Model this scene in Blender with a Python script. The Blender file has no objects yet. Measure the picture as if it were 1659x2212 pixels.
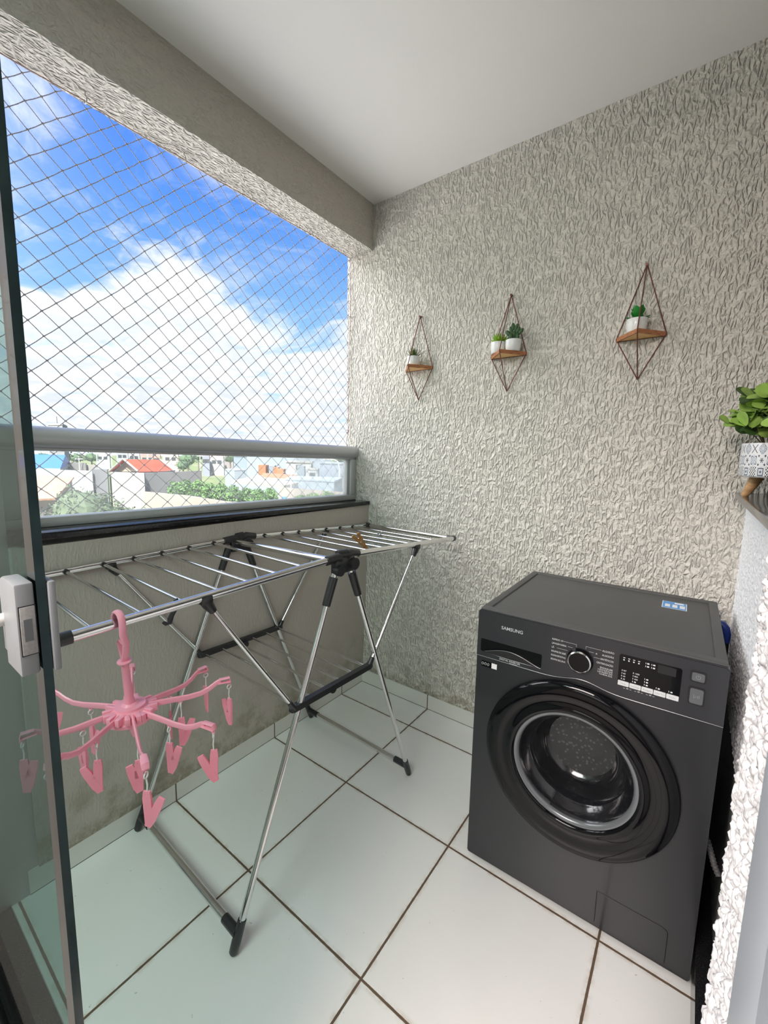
# balcony laundry corner, built from the photograph; units are metres, room corner at the origin,
# +x along the back wall, -y towards the doorway, z up
CAMC = (1.43245, -1.76198, 1.27098)
CAMR = ((0.8028098043583938, 0.5959087096542299, 0.019728856638644827),
        (0.09315969887262028, -0.09268492808701313, -0.991327783637414),
        (-0.5889122927329673, 0.79768559838055, -0.12992304493146659))
EXPO = 1.05; SKY_S = 1.0; CB = 0.61; SUN_E = 8.4; LR_E = 68.0; LW_E = 8.0; GLOW = 6.4; GLOW_P = 16.0
CLOUD_OFF = (0.0, 0.0, 0.0)
import bpy, bmesh, math, random
from mathutils import Vector, Matrix, Euler, noise as mnoise
random.seed(7)
SC = bpy.context.scene
COL = SC.collection
PI = math.pi

# ------------------------------------------------------------------ mesh builder
class MB:
    def __init__(self):
        self.v = []; self.f = []; self.mi = []; self.m = 0
    def add(self, verts, faces, M=None):
        b = len(self.v)
        for p in verts:
            p = Vector(p)
            self.v.append(M @ p if M is not None else p)
        for f in faces:
            self.f.append([b + i for i in f]); self.mi.append(self.m)
        return self
    def bm(self, bm, M=None):
        bm.verts.index_update()
        self.add([v.co.copy() for v in bm.verts], [[v.index for v in f.verts] for f in bm.faces], M)
        bm.free(); return self
    def box(self, lo, hi, M=None, r=0.0, seg=2):
        lo = Vector(lo); hi = Vector(hi)
        if r <= 0:
            x0, y0, z0 = lo; x1, y1, z1 = hi
            self.add([(x0,y0,z0),(x1,y0,z0),(x1,y1,z0),(x0,y1,z0),(x0,y0,z1),(x1,y0,z1),(x1,y1,z1),(x0,y1,z1)],
                     [(0,3,2,1),(4,5,6,7),(0,1,5,4),(1,2,6,5),(2,3,7,6),(3,0,4,7)], M)
            return self
        bm = bmesh.new(); bmesh.ops.create_cube(bm, size=1.0)
        c = (lo + hi) / 2; s = hi - lo
        for v in bm.verts: v.co = Vector((v.co.x*s.x, v.co.y*s.y, v.co.z*s.z)) + c
        bmesh.ops.bevel(bm, geom=bm.edges[:], offset=r, segments=seg, profile=0.5, affect='EDGES')
        return self.bm(bm, M)
    def path(self, pts, r, n=10, cap=True, M=None, flat=None, up=None):
        """sweep a round (or flattened: flat=(a,b)) section along points"""
        pts = [Vector(p) for p in pts]; k = len(pts)
        rs = r if isinstance(r, (list, tuple)) else [r]*k
        verts = []; faces = []
        prev = None
        for i, p in enumerate(pts):
            t = (pts[min(i+1,k-1)] - pts[max(i-1,0)]).normalized()
            if prev is None:
                a = Vector(up) if up else (Vector((0,0,1)) if abs(t.z) < .9 else Vector((1,0,0)))
                x = t.cross(a).normalized()
            else:
                x = (prev - t*prev.dot(t)).normalized()
            prev = x; y = t.cross(x)
            for j in range(n):
                an = 2*PI*j/n + (PI/n if n == 4 else 0)
                if flat: verts.append(p + x*math.cos(an)*flat[0]*rs[i] + y*math.sin(an)*flat[1]*rs[i])
                else: verts.append(p + x*math.cos(an)*rs[i] + y*math.sin(an)*rs[i])
        for i in range(k-1):
            for j in range(n):
                a = i*n+j; b = i*n+(j+1)%n
                faces.append((a, b, b+n, a+n))
        if cap:
            faces.append(tuple(range(n))[::-1]); faces.append(tuple(range((k-1)*n, k*n)))
        self.add(verts, faces, M); return self
    def tube(self, a, b, r, n=14, r2=None, M=None):
        return self.path([a, b], [r, r if r2 is None else r2], n, True, M)
    def lathe(self, prof, n=32, M=None, cap=True):
        verts = []; faces = []
        for (r, z) in prof:
            for j in range(n):
                a = 2*PI*j/n; verts.append((r*math.cos(a), r*math.sin(a), z))
        k = len(prof)
        for i in range(k-1):
            for j in range(n):
                a = i*n+j; b = i*n+(j+1)%n
                faces.append((a, b, b+n, a+n))
        if cap:
            if prof[0][0] > 1e-6: faces.append(tuple(range(n))[::-1])
            if prof[-1][0] > 1e-6: faces.append(tuple(range((k-1)*n, k*n)))
        self.add(verts, faces, M); return self
    def prism(self, poly, z0, z1, M=None):
        n = len(poly)
        area = sum(poly[i][0]*poly[(i+1)%n][1]-poly[(i+1)%n][0]*poly[i][1] for i in range(n))
        if area < 0: poly = poly[::-1]
        self.add([(p[0],p[1],z0) for p in poly]+[(p[0],p[1],z1) for p in poly],
                 [tuple(range(n))[::-1], tuple(range(n,2*n))]+[(i,(i+1)%n,(i+1)%n+n,i+n) for i in range(n)], M)
        return self
    def ball(self, c, r, seg=12, ring=8, sc=(1,1,1), M=None):
        prof = [(r*math.sin(PI*i/ring), -r*math.cos(PI*i/ring)) for i in range(ring+1)]
        T = Matrix.Translation(Vector(c)) @ Matrix.Diagonal((sc[0],sc[1],sc[2],1))
        self.lathe(prof, seg, (M @ T) if M is not None else T, cap=False); return self
    def build(self, name, mat, parent=None, smooth=True, angle=38, local=False):
        me = bpy.data.meshes.new(name)
        vs = self.v
        if parent is not None and not local:
            q = parent; W = Matrix.Identity(4)
            while q is not None: W = q.matrix_basis @ W; q = q.parent
            iv = W.inverted(); vs = [iv @ p for p in vs]
        me.from_pydata([tuple(p) for p in vs], [], self.f)
        mats = mat if isinstance(mat, (list, tuple)) else [mat]
        for m in mats: me.materials.append(m)
        if len(mats) > 1: me.polygons.foreach_set('material_index', self.mi)
        bm = bmesh.new(); bm.from_mesh(me)
        bmesh.ops.remove_doubles(bm, verts=bm.verts, dist=1e-6)
        bmesh.ops.recalc_face_normals(bm, faces=bm.faces)
        bm.to_mesh(me); bm.free()
        if smooth:
            me.polygons.foreach_set('use_smooth', [True]*len(me.polygons))
            me.set_sharp_from_angle(angle=math.radians(angle))
        me.update()
        o = bpy.data.objects.new(name, me); COL.objects.link(o)
        if parent is not None: o.parent = parent
        return o

def thing(name, label, cat, loc=(0,0,0), rz=0.0, group=None):
    o = bpy.data.objects.new(name, None); COL.objects.link(o)
    o.location = loc; o.rotation_euler = (0,0,rz)
    o.matrix_basis = Matrix.Translation(Vector(loc)) @ Matrix.Rotation(rz, 4, 'Z')
    o.empty_display_size = .05
    o['label'] = label; o['category'] = cat
    if group: o['group'] = group
    return o
def tag(o, label, cat, group=None, kind=None):
    o['label'] = label; o['category'] = cat
    if group: o['group'] = group
    if kind: o['kind'] = kind
    return o
def struct(o, label=None, cat=None):
    o['kind'] = 'structure'
    if label: o['label'] = label
    if cat: o['category'] = cat
    return o

# ------------------------------------------------------------------ materials
def lin(c):
    return tuple((x/12.92 if x <= .04045 else ((x+.055)/1.055)**2.4) for x in c)
def rgb(r, g, b): return lin((r/255, g/255, b/255))
class NT:
    def __init__(self, name):
        self.m = bpy.data.materials.new(name); self.m.use_nodes = True
        self.t = self.m.node_tree; self.n = self.t.nodes; self.l = self.t.links
        self.b = self.n['Principled BSDF']; self.out = self.n['Material Output']
    def nd(self, typ, **kw):
        x = self.n.new(typ)
        for k, v in kw.items():
            if k == 'i':
                for a, b in v.items(): self.set(x.inputs[a], b)
            else: setattr(x, k, v)
        return x
    def set(self, sock, v):
        if isinstance(v, bpy.types.NodeSocket): self.l.new(v, sock)
        elif hasattr(v, 'outputs'): self.l.new(v.outputs[0], sock)
        else:
            if sock.type == 'RGBA' and len(v) == 3: v = (*v, 1)
            sock.default_value = v
    def math(self, op, a, b=None, c=None, clamp=False):
        x = self.nd('ShaderNodeMath', operation=op); x.use_clamp = clamp
        self.set(x.inputs[0], a)
        if b is not None: self.set(x.inputs[1], b)
        if c is not None: self.set(x.inputs[2], c)
        return x.outputs[0]
    def vmath(self, op, a, b=None):
        x = self.nd('ShaderNodeVectorMath', operation=op); self.set(x.inputs[0], a)
        if b is not None: self.set(x.inputs[1], b)
        return x.outputs[0]
    def ramp(self, fac, stops):
        x = self.nd('ShaderNodeMapRange', interpolation_type='SMOOTHSTEP')
        self.set(x.inputs['Value'], fac)
        x.inputs['From Min'].default_value = stops[0]; x.inputs['From Max'].default_value = stops[1]
        x.inputs['To Min'].default_value = stops[2]; x.inputs['To Max'].default_value = stops[3]
        return x.outputs[0]
    def mix(self, fac, a, b):
        x = self.nd('ShaderNodeMix', data_type='RGBA')
        self.set(x.inputs[0], fac); self.set(x.inputs[6], a); self.set(x.inputs[7], b)
        return x.outputs[2]
    def noise(self, vec, scale, detail=3, rough=.5, dist=0):
        x = self.nd('ShaderNodeTexNoise'); self.set(x.inputs['Vector'], vec)
        x.inputs['Scale'].default_value = scale; x.inputs['Detail'].default_value = detail
        x.inputs['Roughness'].default_value = rough; x.inputs['Distortion'].default_value = dist
        return x
    def obj(self): return self.nd('ShaderNodeTexCoord').outputs['Object']
    def geo(self): return self.nd('ShaderNodeNewGeometry').outputs['Position']
    def sep(self, v):
        x = self.nd('ShaderNodeSeparateXYZ'); self.set(x.inputs[0], v); return x.outputs
    def comb(self, x=0, y=0, z=0):
        c = self.nd('ShaderNodeCombineXYZ')
        for i, v in enumerate((x, y, z)): self.set(c.inputs[i], v)
        return c.outputs[0]
    def bump(self, h, strength=1, dist=.002):
        x = self.nd('ShaderNodeBump'); self.set(x.inputs['Height'], h)
        x.inputs['Strength'].default_value = strength; x.inputs['Distance'].default_value = dist
        self.l.new(x.outputs[0], self.b.inputs['Normal']); return x
    def p(self, **kw):
        for k, v in kw.items(): self.set(self.b.inputs[k.replace('_', ' ')], v)
        return self

def mat(name, col, rough=.5, metal=0.0, coat=0.0, coat_r=.05, var=.06, nscale=40, bump=0.0, spec=.5, sub=0.0):
    """painted / plastic / metal surface with slight procedural variation"""
    t = NT(name); c = t.obj()
    n = t.noise(c, nscale, 3).outputs[0]
    lo = tuple(max(0, x*(1-var)) for x in col); hi = tuple(min(1, x*(1+var)) for x in col)
    t.p(Base_Color=t.mix(n, lo, hi), Metallic=metal, Coat_Weight=coat, Coat_Roughness=coat_r)
    t.b.inputs['Specular IOR Level'].default_value = spec
    t.p(Roughness=t.math('ADD', t.math('MULTIPLY', n, .08), rough-.04))
    if bump: t.bump(t.noise(c, nscale*4, 2).outputs[0], .5, bump)
    return t.m

def plaster(name, col, cell=(.0130,.0130,.044), height=.0068, ridge=.27, fine=.10, stain=None, seedv=0, strength=1.0, brk=.42):
    """trowelled ridge texture: broken ridges on cell borders, stretched vertically"""
    t = NT(name); pos = t.geo()
    p0 = t.vmath('ADD', pos, (seedv, seedv*.7, 0))
    w = t.noise(p0, 9, 2).outputs['Color']
    w2 = t.noise(p0, 42, 2).outputs['Color']
    pw = t.vmath('ADD', p0, t.vmath('MULTIPLY', t.vmath('SUBTRACT', w, (.5,.5,.5)), (.022,.022,.02)))
    pw = t.vmath('ADD', pw, t.vmath('MULTIPLY', t.vmath('SUBTRACT', w2, (.5,.5,.5)), (.008,.008,.010)))
    ps = t.vmath('MULTIPLY', pw, tuple(1/c for c in cell))
    vor = t.nd('ShaderNodeTexVoronoi', feature='DISTANCE_TO_EDGE'); t.set(vor.inputs['Vector'], ps)
    vor.inputs['Scale'].default_value = 1.0
    r = t.ramp(vor.outputs['Distance'], (0.0, ridge, 1.0, 0.0))
    b = t.ramp(t.noise(p0, 38, 2).outputs[0], (brk-.10, brk+.12, .12, 1.0))
    h = t.math('MULTIPLY', r, b)
    v2 = t.nd('ShaderNodeTexVoronoi', feature='DISTANCE_TO_EDGE'); t.set(v2.inputs['Vector'], t.vmath('MULTIPLY', t.vmath('ADD', pw, (.37,.11,.73)), tuple(1.9/c for c in cell)))
    v2.inputs['Scale'].default_value = 1.0
    r2 = t.math('MULTIPLY', t.ramp(v2.outputs['Distance'], (0.0, ridge*1.2, 1.0, 0.0)), t.ramp(t.noise(p0, 61, 2).outputs[0], (.45, .62, 0, .55)))
    h = t.math('MAXIMUM', h, r2)
    f = t.noise(p0, 160, 3, .6).outputs[0]
    big = t.noise(p0, 55, 2).outputs[0]
    h = t.math('ADD', h, t.math('MULTIPLY', f, fine))
    h = t.math('ADD', h, t.math('MULTIPLY', big, .18))
    tint = t.noise(p0, 2.2, 3).outputs[0]
    c = t.mix(tint, tuple(x*.95 for x in col), tuple(min(1, x*1.04) for x in col))
    if stain:
        z = t.sep(pos)[2]
        amt = t.math('MULTIPLY', t.ramp(t.noise(p0, 11, 5, .65).outputs[0], (.42, .66, 0, 1)), t.ramp(z, (.06, stain[0], 1, 0)))
        amt = t.math('MAXIMUM', amt, t.math('MULTIPLY', t.ramp(t.noise(p0, 30, 4, .7).outputs[0], (.38,.55,.1,1)), t.ramp(z, (.075, .13, 1, 0))))
        c = t.mix(t.math('MULTIPLY', amt, stain[2]), c, stain[1])
    t.p(Base_Color=c, Roughness=.85); t.b.inputs['Specular IOR Level'].default_value = .25
    t.bump(h, strength, height)
    return t.m

CREAM = (.70,.675,.615)
M = {}
M['wall_back'] = plaster('textured_plaster', (.70,.665,.595), stain=(.30, (.30,.25,.17), .75))
M['wall_left'] = plaster('textured_plaster_painted_shade', (.50,.455,.405), height=.0005, seedv=3.1, stain=(.42, (.27,.24,.17), .8))  # same paint as wall_back, this side's shade put into a darker colour
M['beam'] = plaster('textured_plaster_beam_shaded', (.55,.51,.455), height=.0030, seedv=5.7, cell=(.014,.022,.014), ridge=.32)  # wall paint darkened, the shade on the beam face is in its colour
M['wall_white'] = plaster('white_rough_plaster', (.86,.87,.87), cell=(.008,.008,.010), height=.0050, ridge=.35, seedv=1.3, brk=.36)
M['floor_plain'] = mat('living_room_floor_tile', (.24,.225,.205), .4, var=.1, nscale=4)
M['half_wall'] = mat('white_speckled_plaster', (.86,.87,.88), .85, var=.03, nscale=60)
M['jamb'] = mat('lumpy_white_plaster', (.64,.65,.66), .85, var=.05, nscale=300)
M['beam_under'] = plaster('coarse_plaster_beam_underside', (.70,.665,.60), height=.010, seedv=5.7, cell=(.012,.028,.02), ridge=.40, brk=.36)
M['wall_plain'] = mat('living_room_paint', (.42,.40,.37), .8, var=.03, nscale=3)
M['ceiling'] = mat('ceiling_paint', (.86,.85,.82), .85, var=.02, nscale=3, bump=.0004)

def floor_mat():
    t = NT('glazed_floor_tile'); s = t.sep(t.geo())
    u = t.math('PINGPONG', t.math('SUBTRACT', s[0], .4334), .225)
    v = t.math('PINGPONG', t.math('ADD', s[1], .1747), .225)
    d = t.math('MINIMUM', u, v)
    wob = t.math('MULTIPLY', t.math('SUBTRACT', t.noise(t.geo(), 60, 2).outputs[0], .5), .0016)
    g = t.ramp(t.math('ADD', d, wob), (.0024, .0036, 1, 0))
    pos = t.geo()
    n = t.noise(pos, 3.5, 4, .6).outputs[0]
    tile = t.mix(n, (.76,.76,.735), (.83,.83,.81))
    halo = t.ramp(d, (.002, .016, .45, 0))
    halo = t.math('MULTIPLY', halo, t.ramp(t.noise(pos, 25, 4, .7).outputs[0], (.40, .62, 0, 1)))
    tile = t.mix(halo, tile, (.45,.36,.25))
    sp = t.noise(pos, 70, 2).outputs[0]
    tile = t.mix(t.ramp(sp, (.74, .78, 0, .5)), tile, (.30,.22,.14))
    gr = t.mix(t.noise(pos, 9, 3).outputs[0], (.085,.055,.035), (.16,.105,.065))
    t.p(Base_Color=t.mix(g, tile, gr))
    sm = t.noise(pos, 7, 4, .65, .6).outputs[0]
    t.p(Roughness=t.math('ADD', t.math('MULTIPLY', g, .5), t.ramp(sm, (.35,.7,.22,.25))))
    h = t.math('ADD', t.math('MULTIPLY', g, -1.0), t.math('MULTIPLY', t.noise(pos, 6, 2).outputs[0], .25))
    t.bump(h, .6, .0012)
    return t.m
M['floor'] = floor_mat()
def skirt_mat(axis):
    t = NT('glazed_skirting_tile'); s = t.sep(t.geo())
    u = t.math('PINGPONG', t.math('SUBTRACT', s[0], .4334) if axis == 0 else t.math('ADD', s[1], .1747), .225)
    g = t.ramp(u, (.0020, .0032, 1, 0))
    top = t.ramp(s[2], (.071, .075, 0, 1)); bot = t.ramp(s[2], (.0015, .004, 1, 0))
    g = t.math('MAXIMUM', g, bot)
    n = t.noise(t.geo(), 6, 3).outputs[0]
    t.p(Base_Color=t.mix(g, t.mix(n, (.66,.65,.61), (.74,.73,.69)), (.13,.10,.08)), Roughness=.28)
    t.bump(t.math('MULTIPLY', g, -1), .5, .001); return t.m
M['skirt_x'] = skirt_mat(0); M['skirt_y'] = skirt_mat(1)
def granite():
    t = NT('dark_polished_granite'); p = t.geo()
    a = t.ramp(t.noise(p, 220, 2, .7).outputs[0], (.52,.66,0,1)); b = t.ramp(t.noise(p, 90, 3).outputs[0], (.5,.7,0,1))
    c = t.mix(a, (.028,.026,.026), (.10,.095,.09)); c = t.mix(t.math('MULTIPLY', b, .4), c, (.18,.165,.155))
    t.p(Base_Color=c, Roughness=.12); return t.m
M['granite'] = granite()
def black_granite():
    t = NT('black_polished_granite'); p = t.geo()
    a = t.ramp(t.noise(p, 420, 2, .7).outputs[0], (.55,.70,0,1))
    t.p(Base_Color=t.mix(a, (.010,.010,.011), (.045,.045,.047)), Roughness=.14); return t.m
M['granite_black'] = black_granite()
M['alu'] = mat('silver_anodised_aluminium', (.50,.505,.51), .42, .35, var=.04, nscale=90)
M['alu_dark'] = mat('black_aluminium_track', (.03,.03,.032), .3, .6)
M['alu_frame'] = mat('white_painted_aluminium', (.56,.62,.68), .35, var=.03)
M['lock'] = mat('grey_painted_lock', (.24,.26,.275), .4, var=.05)
M['lock_plate'] = mat('scuffed_latch_plate', (.32,.32,.315), .45, var=.35, nscale=260)
M['chrome'] = mat('polished_steel_tube', (.76,.76,.755), .13, 1.0, var=.05, nscale=60)
M['blackp'] = mat('black_plastic', (.018,.018,.020), .36, coat=.15, nscale=120)
M['pink'] = mat('pink_plastic', rgb(255,164,184), .34, coat=.2, nscale=30, var=.04)
M['pink_d'] = mat('pink_clip_plastic', rgb(253,152,172), .4, nscale=30, var=.08)
M['whitep'] = mat('white_plastic', (.78,.78,.76), .35)
M['net'] = mat('nylon_cord', (.40,.38,.39), .6, nscale=300)
M['rope'] = mat('border_rope', (.38,.26,.24), .7, nscale=300)
M['zinc'] = mat('zinc_screw_hook', (.40,.39,.38), .35, .8)
M['body'] = mat('dark_inox_paint', (.026,.027,.030), .36, .35, coat=.3, coat_r=.10, nscale=300, var=.10)
M['panel'] = mat('dark_panel_paint', (.036,.037,.042), .34, .35, coat=.3, coat_r=.08, nscale=300, var=.10)
M['lid'] = mat('matt_grey_lid', (.072,.073,.070), .55, .0, nscale=80, var=.10)
M['gblack'] = mat('gloss_black_plastic', (.003,.003,.004), .05, spec=.32, nscale=20)
M['dgrey'] = mat('smoked_grey_rim', (.16,.17,.18), .22, .3)
M['dark'] = mat('dark_recess', (.010,.010,.011), .5)
M['seam'] = mat('seam_highlight', (.15,.155,.16), .3, .6)
M['print'] = mat('white_print', (.62,.63,.64), .5)
M['print_dim'] = mat('grey_print', (.36,.37,.38), .5)
M['silver'] = mat('silver_lettering', (.75,.76,.78), .3, .5)
M['button_w'] = mat('pale_grey_button', (.62,.64,.64), .35)
M['button_g'] = mat('grey_button', (.105,.112,.12), .35)
M['sticker_b'] = mat('blue_sticker', rgb(64,140,205), .35, var=.15, nscale=120)
M['sticker_w'] = mat('white_sticker', (.75,.75,.75), .45)
M['hose'] = mat('black_rubber_hose', (.016,.016,.017), .5)
M['hose_g'] = mat('grey_corrugated_hose', (.085,.085,.085), .5)
M['blue'] = mat('blue_plastic', (.02,.05,.28), .35)
M['copper'] = mat('copper_brown_wire', rgb(112,68,58), .32, .35, nscale=200)
M['pot'] = mat('white_ceramic', (.80,.80,.785), .28, coat=.2)
M['soil'] = mat('dark_soil', (.06,.045,.03), .9, var=.4, nscale=300, bump=.002)
M['leaf_olive'] = mat('olive_succulent', rgb(88,108,48), .5, var=.35, nscale=70)
M['leaf_lime'] = mat('lime_succulent', rgb(132,176,36), .45, var=.25, nscale=60)
M['leaf_cactus'] = mat('dark_green_cactus', rgb(52,84,44), .55, var=.3, nscale=90)
M['leaf_green'] = mat('bright_green_leaf', rgb(34,128,44), .4, var=.3, nscale=60)
M['euca'] = mat('eucalyptus_leaf', rgb(160,194,96), .45, var=.35, nscale=40)
M['euca_d'] = mat('dark_eucalyptus_leaf', rgb(66,96,48), .45, var=.35, nscale=40)
M['stem'] = mat('brown_stem', rgb(70,60,36), .7)
def wood(name, a, b, sc=18):
    t = NT(name); p = t.obj()
    n = t.noise(t.vmath('MULTIPLY', p, (1,6,6)), sc, 4, .6, 1.2).outputs[0]
    t.p(Base_Color=t.mix(t.ramp(n, (.3,.7,0,1)), a, b), Roughness=.5); return t.m
M['wood'] = wood('pine_shelf', rgb(240,198,134), rgb(222,172,104))
M['wood_edge'] = wood('stained_shelf_edge', rgb(196,132,88), rgb(150,94,62))
M['wood_leg'] = wood('beech_leg', rgb(196,158,112), rgb(166,126,84))
M['wood_pin'] = wood('brown_peg', rgb(172,122,62), rgb(134,88,40))
M['grey_pin'] = mat('grey_translucent_plastic', (.42,.43,.46), .3)
def pot_tiles():
    """white band of azulejo-like squares, three rows, alternating motifs"""
    t = NT('tile_pattern_ceramic'); s = t.sep(t.obj())
    ang = t.math('ARCTAN2', s[1], s[0])
    u = t.math('MULTIPLY', ang, 26/(2*PI)); v = t.math('DIVIDE', s[2], .0305)
    fu = t.math('SUBTRACT', t.math('FRACT', u), .5); fv = t.math('SUBTRACT', t.math('FRACT', v), .5)
    au = t.math('ABSOLUTE', fu); av = t.math('ABSOLUTE', fv)
    par = t.math('PINGPONG', t.math('FLOOR', u), 1.0)
    row = t.math('FLOOR', v)
    lt = lambda a, b: t.math('LESS_THAN', a, b)
    mul = lambda a, b: t.math('MULTIPLY', a, b); mx = lambda a, b: t.math('MAXIMUM', a, b)
    dia = t.math('ADD', au, av); cheb = mx(au, av)
    rad = t.math('SQRT', t.math('ADD', mul(fu, fu), mul(fv, fv)))
    th = t.math('ARCTAN2', fv, fu)
    # motifs
    star = lt(t.math('ABSOLUTE', t.math('SUBTRACT', rad, t.math('ADD', .26, mul(.10, t.math('COSINE', mul(th, 8)))))), .035)
    ring = mx(star, lt(t.math('ABSOLUTE', t.math('SUBTRACT', dia, .52)), .03))
    cross = mul(lt(t.math('ABSOLUTE', t.math('SUBTRACT', au, av)), .055), lt(rad, .52))
    petal = lt(t.math('ABSOLUTE', t.math('SUBTRACT', rad, t.math('ABSOLUTE', mul(.46, t.math('SINE', mul(th, 2)))))), .05)
    bug = mx(lt(rad, t.math('ADD', .15, mul(.10, t.math('COSINE', mul(th, 6))))), mul(t.math('GREATER_THAN', cheb, .34), lt(t.math('ABSOLUTE', t.math('SUBTRACT', au, av)), .12)))
    chk = t.math('GREATER_THAN', mul(t.math('SINE', mul(fu, 22)), t.math('SINE', mul(fv, 22))), .12)
    sq = mx(lt(t.math('ABSOLUTE', t.math('SUBTRACT', cheb, .30)), .045), lt(dia, .14))
    def sel(k, a, b): 
        isr = lt(t.math('ABSOLUTE', t.math('SUBTRACT', row, k)), .5)
        return mul(isr, t.math('ADD', mul(par, a), mul(t.math('SUBTRACT', 1.0, par), b)))
    pat = t.math('ADD', t.math('ADD', sel(2, ring, cross), sel(1, bug, petal)), sel(0, sq, chk))
    shade = t.math('ADD', t.math('ADD', sel(2, .35, 1.0), sel(1, .9, .45)), sel(0, .45, 1.0))
    edge = t.math('GREATER_THAN', cheb, .465)
    pat = mul(pat, t.math('SUBTRACT', 1.0, edge))
    bg = t.mix(mul(t.math('ADD', sel(2, 1.0, 0.0), t.math('ADD', sel(1, 0.0, 1.0), sel(0, .6, 0.0))), mul(lt(dia, .55), .5)), (.76,.77,.78), (.44,.50,.58))
    ink = t.mix(shade, (.13,.17,.25), (.018,.02,.03))
    t.p(Base_Color=t.mix(pat, bg, ink), Roughness=.3); return t.m
M['pot_tiles'] = pot_tiles()

def pane_mat(name, tint, refl=1.0, dust=0.0, haze_col=(.8,.85,.85)):
    t = NT(name); t.n.remove(t.b)
    tr = t.nd('ShaderNodeBsdfTransparent', i={'Color': tint})
    gl = t.nd('ShaderNodeBsdfGlossy', i={'Color': (1,1,1), 'Roughness': .02})
    fr = t.nd('ShaderNodeFresnel', i={'IOR': 1.5})
    mx = t.nd('ShaderNodeMixShader'); t.set(mx.inputs[0], t.math('MULTIPLY', fr.outputs[0], refl))
    t.l.new(tr.outputs[0], mx.inputs[1]); t.l.new(gl.outputs[0], mx.inputs[2])
    res = mx
    if dust:
        df = t.nd('ShaderNodeBsdfDiffuse', i={'Color': haze_col}); tl = t.nd('ShaderNodeBsdfTranslucent', i={'Color': haze_col})
        ad = t.nd('ShaderNodeMixShader', i={0: .5}); t.l.new(df.outputs[0], ad.inputs[1]); t.l.new(tl.outputs[0], ad.inputs[2])
        m2 = t.nd('ShaderNodeMixShader')
        t.set(m2.inputs[0], t.math('MULTIPLY', t.ramp(t.noise(t.geo(), 5, 3).outputs[0], (.3,.7,.7,1.2)), dust))
        t.l.new(mx.outputs[0], m2.inputs[1]); t.l.new(ad.outputs[0], m2.inputs[2]); res = m2
    t.l.new(res.outputs[0], t.out.inputs[0]); return t.m
M['pane'] = pane_mat('railing_glass', (.96,.98,.975), .6, .09)  # whitish film added to the pane to paint haze over the view
def thick_glass():
    t = NT('dark_edge_strip_glass')
    t.p(Base_Color=(.035,.075,.09), Roughness=.0, IOR=1.5); t.b.inputs['Transmission Weight'].default_value = 1.0  # near-black tint paints in the internal reflection along the leaf edge
    t.b.inputs['Specular IOR Level'].default_value = .5
    return t.m
M['glass'] = thick_glass()
M['leaf'] = pane_mat('thin_green_glass', (.58,.70,.685), .20)
M['glass_edge'] = mat('dark_teal_glass_edge', (.012,.032,.034), .22, coat=.3, nscale=30, var=.5)
# ================================================================== SETTING
HC = 2.493           # ceiling height
YW = -1.543          # balcony side of the doorway wall
def wbox(name, boxes, m, **kw):
    mb = MB()
    for lo, hi in boxes: mb.box(lo, hi)
    return struct(mb.build(name, m, smooth=False), **kw)
wbox('floor', [((-.135,YW,-.14),(3.0,.14,0))], M['floor'])
wbox('floor_living_room', [((-.135,-6.0,-.14),(3.0,-1.69,0))], M['floor_plain'])
wbox('ceiling', [((-.135,-6.0,HC),(3.0,.14,HC+.15))], M['ceiling'])
# left wall leans very slightly into the room, parapet up to the sill
mb = MB(); y0, y1 = -1.475, .14
mb.add([(-.135,y0,-.14),(-.003,y0,-.14),(.030,y0,1.014),(-.135,y0,1.014),(-.135,y1,-.14),(-.003,y1,-.14),(.030,y1,1.014),(-.135,y1,1.014)],
       [(0,1,2,3),(4,7,6,5),(0,4,5,1),(1,5,6,2),(2,6,7,3),(3,7,4,0)])
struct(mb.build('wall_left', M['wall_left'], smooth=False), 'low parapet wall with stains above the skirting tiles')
wbox('wall_back', [((-.135,0,-.14),(3.0,.14,HC))], M['wall_back'])
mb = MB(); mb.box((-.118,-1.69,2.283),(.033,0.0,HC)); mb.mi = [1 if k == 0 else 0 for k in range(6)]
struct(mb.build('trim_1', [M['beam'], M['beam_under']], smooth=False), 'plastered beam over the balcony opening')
# granite sill
mb = MB(); mb.box((-.137,-1.475,1.014),(.038,-.001,1.034), r=.003)
struct(mb.build('trim_2', M['granite_black']), 'dark granite sill under the railing')
# skirting
mb = MB(); mb.box((-.003,-1.50,0),(.003,0,.075)); struct(mb.build('baseboard_left', M['skirt_y'], smooth=False))
mb = MB(); mb.box((.003,-.005,0),(1.60,.0,.075)); struct(mb.build('baseboard_back', M['skirt_x'], smooth=False))
mb = MB(); mb.box((1.534,YW,0),(1.565,-.005,.10)); struct(mb.build('dark_strip_right', M['granite_black'], smooth=False), 'dark strip along the floor beside the washing machine')  # plain dark strip at the foot of the half wall
# half wall and its counter
mb = MB(); mb.box((1.5665,YW,-.14),(1.70,0,1.162))
def speckle(y, z):
    a = mnoise.fractal(Vector((y*150, z*150, 1.7)), 1.0, 2.1, 3)
    return .0028*max(-.3, min(.9, a*1.6)) + .0006*mnoise.noise(Vector((y*400, z*400, 3)))
vs = []; fs = []; ny, nz = 230, 200
for j in range(nz+1):
    for i in range(ny+1):
        y, z = -.70+.70*i/ny, .56+.602*j/nz
        vs.append((1.5655-speckle(y, z), y, z))
for j in range(nz):
    for i in range(ny): a = j*(ny+1)+i; fs.append((a, a+1, a+ny+2, a+ny+1))
mb.add(vs, fs)
struct(mb.build('wall_right', M['half_wall'], angle=180), 'white speckled half wall under the granite counter')
mb = MB(); mb.box((1.533,YW,1.162),(1.74,-.001,1.180), r=.0025)
struct(mb.build('trim_3', M['granite']), 'dark granite counter on the half wall')
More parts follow.
